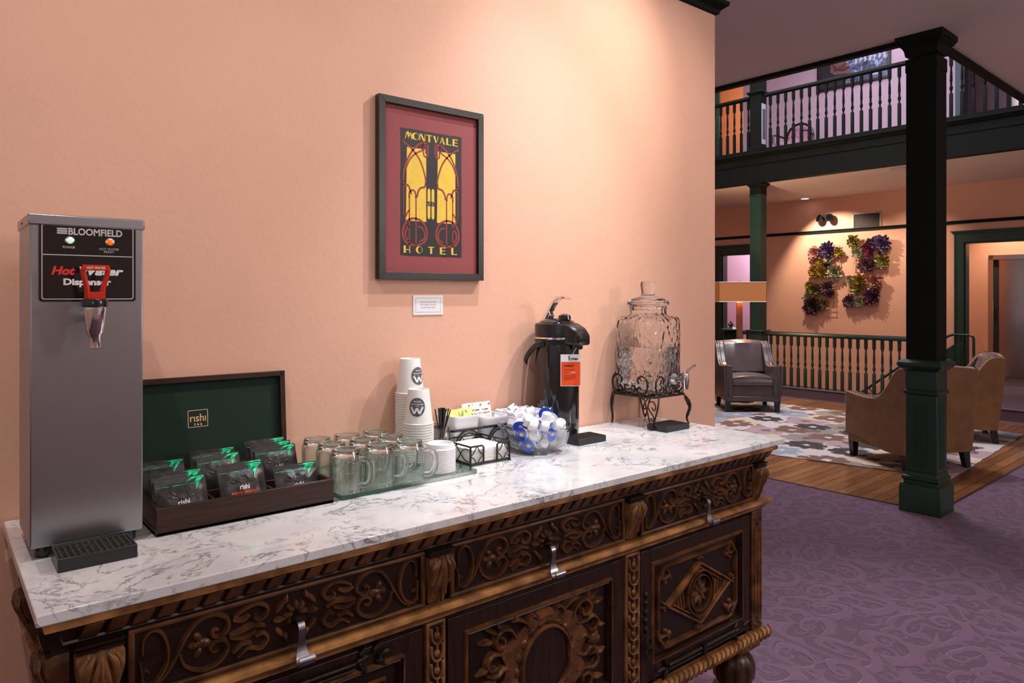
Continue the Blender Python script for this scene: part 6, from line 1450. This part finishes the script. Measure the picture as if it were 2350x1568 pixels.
for k, (sx, sy) in enumerate(((-1, -1), (1, -1), (1, 1), (-1, 1))):
    ky = 0.86 if sy > 0 else 1.0
    c0 = Vector((sx * 0.080, sy * 0.080, zs)); o_ = Vector((sx, sy * ky, 0)).normalized(); tdir = Vector((-o_.y, o_.x, 0))
    lg = bpy.data.objects.new('leg', None); COL.objects.link(lg); lg.parent = t
    prof_ = [(0.0, 0.0), (0.012, -0.010), (0.024, -0.030), (0.024, -0.052), (0.016, -0.074), (0.016, -0.088), (0.022, -0.1015)]
    if sy > 0: prof_ = [(a * 0.35, b) for a, b in prof_]
    wd = [0.024, 0.022, 0.018, 0.013, 0.008, 0.005, 0.0]
    for s in (-1, 1):
        m = MB(); m.tube(lerp_path([tuple(c0 + o_ * a + Vector((0, 0, b)) + tdir * (s * w_)) for (a, b), w_ in zip(prof_, wd)], 4), 0.0028, 8); part('leg_rod', m, 'iron', lg)
    sp2 = [(0.000, -0.030), (0.007, -0.040), (0.012, -0.028), (0.006, -0.014), (-0.006, -0.014), (-0.012, -0.026), (-0.006, -0.042), (0.002, -0.054), (0.006, -0.066), (0.002, -0.074), (-0.003, -0.068), (0.0, -0.062)]
    m = MB(); m.tube(lerp_path([tuple(c0 + o_ * (0.022 * math.sin(min(1, -b / 0.08) * PI * 0.7)) * (0.35 if sy > 0 else 1) + Vector((0, 0, b)) + tdir * a) for a, b in sp2], 4), 0.0022, 8); part('leg_scroll', m, 'iron', lg)

# ------------------------------------------------------------------ framed poster
YW = 1.672
t = thing('framed_poster', 'black framed MONTVALE HOTEL poster on a red mat, on the peach wall', 'picture', (1.0815, YW, 1.7365))
A, B, fw, fd = 0.1705, 0.2415, 0.019, 0.022
for nm, pts in (('frame_side', [(-A, -B), (-A + fw, -B + fw), (-A + fw, B - fw), (-A, B)]), ('frame_side', [(A, -B), (A, B), (A - fw, B - fw), (A - fw, -B + fw)]), ('frame_rail', [(-A, B), (-A + fw, B - fw), (A - fw, B - fw), (A, B)]), ('frame_rail', [(-A, -B), (A, -B), (A - fw, -B + fw), (-A + fw, -B + fw)])):
    m = MB(); m.prism(pts, 0.001, fd, lambda u, v, d: (u, -d, v)); part(nm, m, 'black_frame', t, 0.0008)
m = MB(); m.box(-A + fw - 0.003, A - fw + 0.003, -0.012, -0.003, -B + fw - 0.003, B - fw + 0.003); part('mat', m, 'mat_board', t)
FA = lambda u, v, d: (u, -0.0122 - d, v)
rg = random.Random(8); o_ = []
bx0, bx1, bz0, bz1 = -0.101, 0.098, -0.177, 0.165
for a0, a1, n_, f_ in (((bx0, bz0), (bx1, bz0), 14, 1), ((bx1, bz0), (bx1, bz1), 22, 1), ((bx1, bz1), (bx0, bz1), 14, 1), ((bx0, bz1), (bx0, bz0), 22, 1)):
    for k in range(n_): o_.append((a0[0] + (a1[0] - a0[0]) * k / n_ + rg.uniform(-.0008, .0008), a0[1] + (a1[1] - a0[1]) * k / n_ + rg.uniform(-.0008, .0008)))
m = MB(); m.prism(o_, 0, 0.0003, FA); blk = part('printed_block', m, 'black_ink', t, smooth=False)
Y_ = MB()
for s in (-1, 1):
    xs = (-0.0845, -0.0205) if s < 0 else (0.0145, 0.0765)
    Y_.prism([(xs[0], -0.083), (xs[0] + 0.003, 0.115), (xs[1], 0.115), (xs[1], -0.083)], 0.0003, 0.0005, FA)
    xc = -0.0115 if s < 0 else 0.0015
    Y_.prism([(xc - 0.0045, -0.068), (xc - 0.0045, 0.002), (xc - 0.003, 0.008), (xc, 0.0095), (xc + 0.003, 0.008), (xc + 0.0045, 0.002), (xc + 0.0045, -0.068), (xc + 0.003, -0.073), (xc, -0.0755), (xc - 0.003, -0.073)], 0.0003, 0.0005, FA)
part('yellow_panels', Y_, 'yellow_ink', blk, smooth=False)
Rm = MB(); Bm = MB(); FR_ = lambda u, v, d: (u, -0.0128 - d * 0.0, v)
def flat(mb, pts, w_):
    N = len(pts); L_, R_ = [], []
    for i, p in enumerate(pts):
        a = pts[max(0, i - 1)]; b = pts[min(N - 1, i + 1)]; dx, dy = b[0] - a[0], b[1] - a[1]; q = math.hypot(dx, dy) or 1
        ww = w_ / 2; L_.append(FR_(p[0] - dy / q * ww, p[1] + dx / q * ww, 0)); R_.append(FR_(p[0] + dy / q * ww, p[1] - dx / q * ww, 0))
    mb.loops([L_, R_], closed=False, cap=False)
for s in (-1, 1):
    c0 = -0.052 if s < 0 else 0.0455
    def C(pts, w_=0.0036, mb=Rm): w_ *= 1.35; flat(mb, sc([(c0 - s * a * -1 * 1.0 if False else c0 + (-s) * -a, b) for a, b in pts], 6), w_)
    # a > 0 points away from the poster's centre line
    C([(0.038, 0.132), (0.040, 0.126), (0.030, 0.122), (0.015, 0.112), (0.000, 0.098), (-0.012, 0.082), (-0.022, 0.060), (-0.029, 0.035), (-0.030, 0.020)], 0.0036) if s < 0 else C([(0.038, 0.132), (0.040, 0.126), (0.030, 0.122), (0.015, 0.112), (0.000, 0.098), (-0.012, 0.082), (-0.022, 0.060), (-0.029, 0.035), (-0.030, 0.020)], 0.0036)
    C([(-0.036, 0.132), (-0.015, 0.130), (0.000, 0.120), (0.016, 0.102), (0.030, 0.076), (0.038, 0.050), (0.041, 0.020)], 0.0040)
    C([(-0.020, 0.130), (-0.018, 0.112), (-0.004, 0.104), (0.010, 0.094), (0.024, 0.076), (0.034, 0.052)], 0.0032)
    C([(-0.036, 0.133), (-0.036, 0.100), (-0.024, 0.098), (-0.022, 0.130)], 0.0036); C([(-0.030, 0.128), (-0.030, 0.104)], 0.0030)
    C([(-0.030, 0.022), (-0.026, 0.012), (-0.014, 0.008), (-0.006, -0.002), (-0.002, -0.018)], 0.0040)
    C([(0.041, 0.022), (0.036, 0.010), (0.026, 0.012), (0.020, 0.000), (0.016, -0.012)], 0.0040)
    C([(0.022, -0.020), (0.022, -0.008), (0.014, 0.000), (0.006, -0.002), (0.002, -0.012), (0.002, -0.020)], 0.0036)
    C([(0.022, -0.018), (0.022, -0.148)], 0.0030); C([(0.001, -0.018), (0.001, -0.148)], 0.0030)
    C([(0.040, 0.015), (0.039, -0.070)], 0.0022); C([(0.022, -0.055), (0.028, -0.062), (0.036, -0.080)], 0.0030)
    C([(0.030, -0.084), (0.041, -0.104), (0.042, -0.124), (0.034, -0.140), (0.020, -0.147), (-0.006, -0.147), (-0.026, -0.138), (-0.034, -0.118), (-0.028, -0.094), (-0.012, -0.080), (0.010, -0.076), (0.030, -0.084)], 0.0044)
    C([(0.018, -0.098), (0.030, -0.104), (0.035, -0.120), (0.030, -0.132), (0.022, -0.138)], 0.0034); C([(-0.004, -0.098), (-0.018, -0.100), (-0.027, -0.116), (-0.024, -0.130), (-0.010, -0.138)], 0.0034)
part('red_linework', Rm, 'red_ink', blk, smooth=False)
part('monogram', text_mb('SB', 0.0165, lambda u, v, d: (-0.005 + u, -0.0129, -0.038 + v), bold=0.0006, align='CENTER', width=0.024), 'black_ink', blk, smooth=False)
# deco lettering: one heavy stem, thin hairlines
def deco(txt, x0, x1, z0, h, mb, gap):
    n_ = len(txt); cell = (x1 - x0) / n_; x = x0
    G = {'M': [('q', [(0, 0), (.10, 0), (.30, 1), (.20, 1)]), ('q', [(.22, 1), (.52, 1), (.62, .10), (.46, .05)]), ('q', [(.46, .05), (.56, .05), (.80, 1), (.70, 1)]), ('q', [(.70, 1), (.82, 1), (1, 0), (.88, 0)])],
         'O': [('o', 0.5, 0.5)], 'N': [('q', [(0, 0), (.10, 0), (.10, 1), (0, 1)]), ('q', [(0, 1), (.34, 1), (1, 0), (.66, 0)]), ('q', [(.90, 0), (1, 0), (1, 1), (.90, 1)])],
         'T': [('q', [(0, .88), (1, .88), (1, 1), (0, 1)]), ('q', [(.34, 0), (.66, 0), (.66, .9), (.34, .9)])],
         'V': [('q', [(0, 1), (.36, 1), (.64, 0), (.46, 0)]), ('q', [(.52, 0), (.62, 0), (1, 1), (.90, 1)])],
         'A': [('q', [(0, 0), (.10, 0), (.50, 1), (.40, 1)]), ('q', [(.36, 1), (.54, 1), (1, 0), (.64, 0)]), ('q', [(.2, .28), (.75, .28), (.72, .38), (.24, .38)])],
         'L': [('q', [(0, 0), (.34, 0), (.34, 1), (0, 1)]), ('q', [(.3, 0), (1, 0), (1, .12), (.3, .12)])],
         'E': [('q', [(0, 0), (.34, 0), (.34, 1), (0, 1)]), ('q', [(.3, 0), (1, 0), (1, .12), (.3, .12)]), ('q', [(.3, .88), (1, .88), (1, 1), (.3, 1)]), ('q', [(.3, .45), (.9, .45), (.9, .56), (.3, .56)])],
         'H': [('q', [(0, 0), (.34, 0), (.34, 1), (0, 1)]), ('q', [(.88, 0), (1, 0), (1, 1), (.88, 1)]), ('q', [(.3, .40), (.95, .40), (.95, .50), (.3, .50)])]}
    for ch in txt:
        w_ = cell * (1 - gap) * (1.2 if ch in 'MO' and gap < 0.3 else 0.92 if gap < 0.3 else 1.0); off = (cell - w_) / 2
        for g in G[ch]:
            if g[0] == 'q': mb.add([FR_(x + off + a * w_, z0 + b * h, 0) for a, b in g[1]], [(0, 1, 2, 3)])
            else:
                N = 28; ou = [(0.5 + 0.52 * math.cos(2 * PI * k / N), 0.5 + 0.5 * math.sin(2 * PI * k / N)) for k in range(N)]; inn_ = [(0.62 + 0.32 * math.cos(2 * PI * k / N), 0.5 + 0.42 * math.sin(2 * PI * k / N)) for k in range(N)]
                mb.loops([[FR_(x + off + a * w_, z0 + b * h, 0) for a, b in q] for q in (ou, inn_)], cap=False)
        x += cell
Lm = MB(); deco('MONTVALE', -0.087, 0.087, 0.137, 0.0195, Lm, 0.10); deco('HOTEL', -0.101, 0.092, -0.170, 0.0195, Lm, 0.48)
part('lettering', Lm, 'yellow_ink', blk, smooth=False)
# wall card
t = thing('wall_card', 'small white info card stuck on the wall under the poster', 'card', (1.0745, YW, 1.4255))
m = MB(); m.box(-0.0485, 0.0485, -0.0022, -0.0004, -0.0270, 0.0270); part('card_sheet', m, 'white_plastic', t)
L = MB(); FC = lambda u, v, d: (u, -0.0023 - d, v)
o1 = [(-0.041, -0.020), (0.041, -0.020), (0.041, 0.020), (-0.041, 0.020)]; o2 = [(-0.0403, -0.0193), (0.0403, -0.0193), (0.0403, 0.0193), (-0.0403, 0.0193)]
L.loops([[FC(*p, 0) for p in o1], [FC(*p, 0) for p in o2]], cap=False)
for k, s_ in enumerate(('Original Art by Chris Bovey', 'Prints available for purchase', 'See front desk for details')): L.merge(text_mb(s_, 0.0046, lambda u, v, d, k=k: (u, -0.0024, 0.0070 - k * 0.0075 + v), align='CENTER'))
part('lettering', L, 'grey_ink', t, smooth=False)
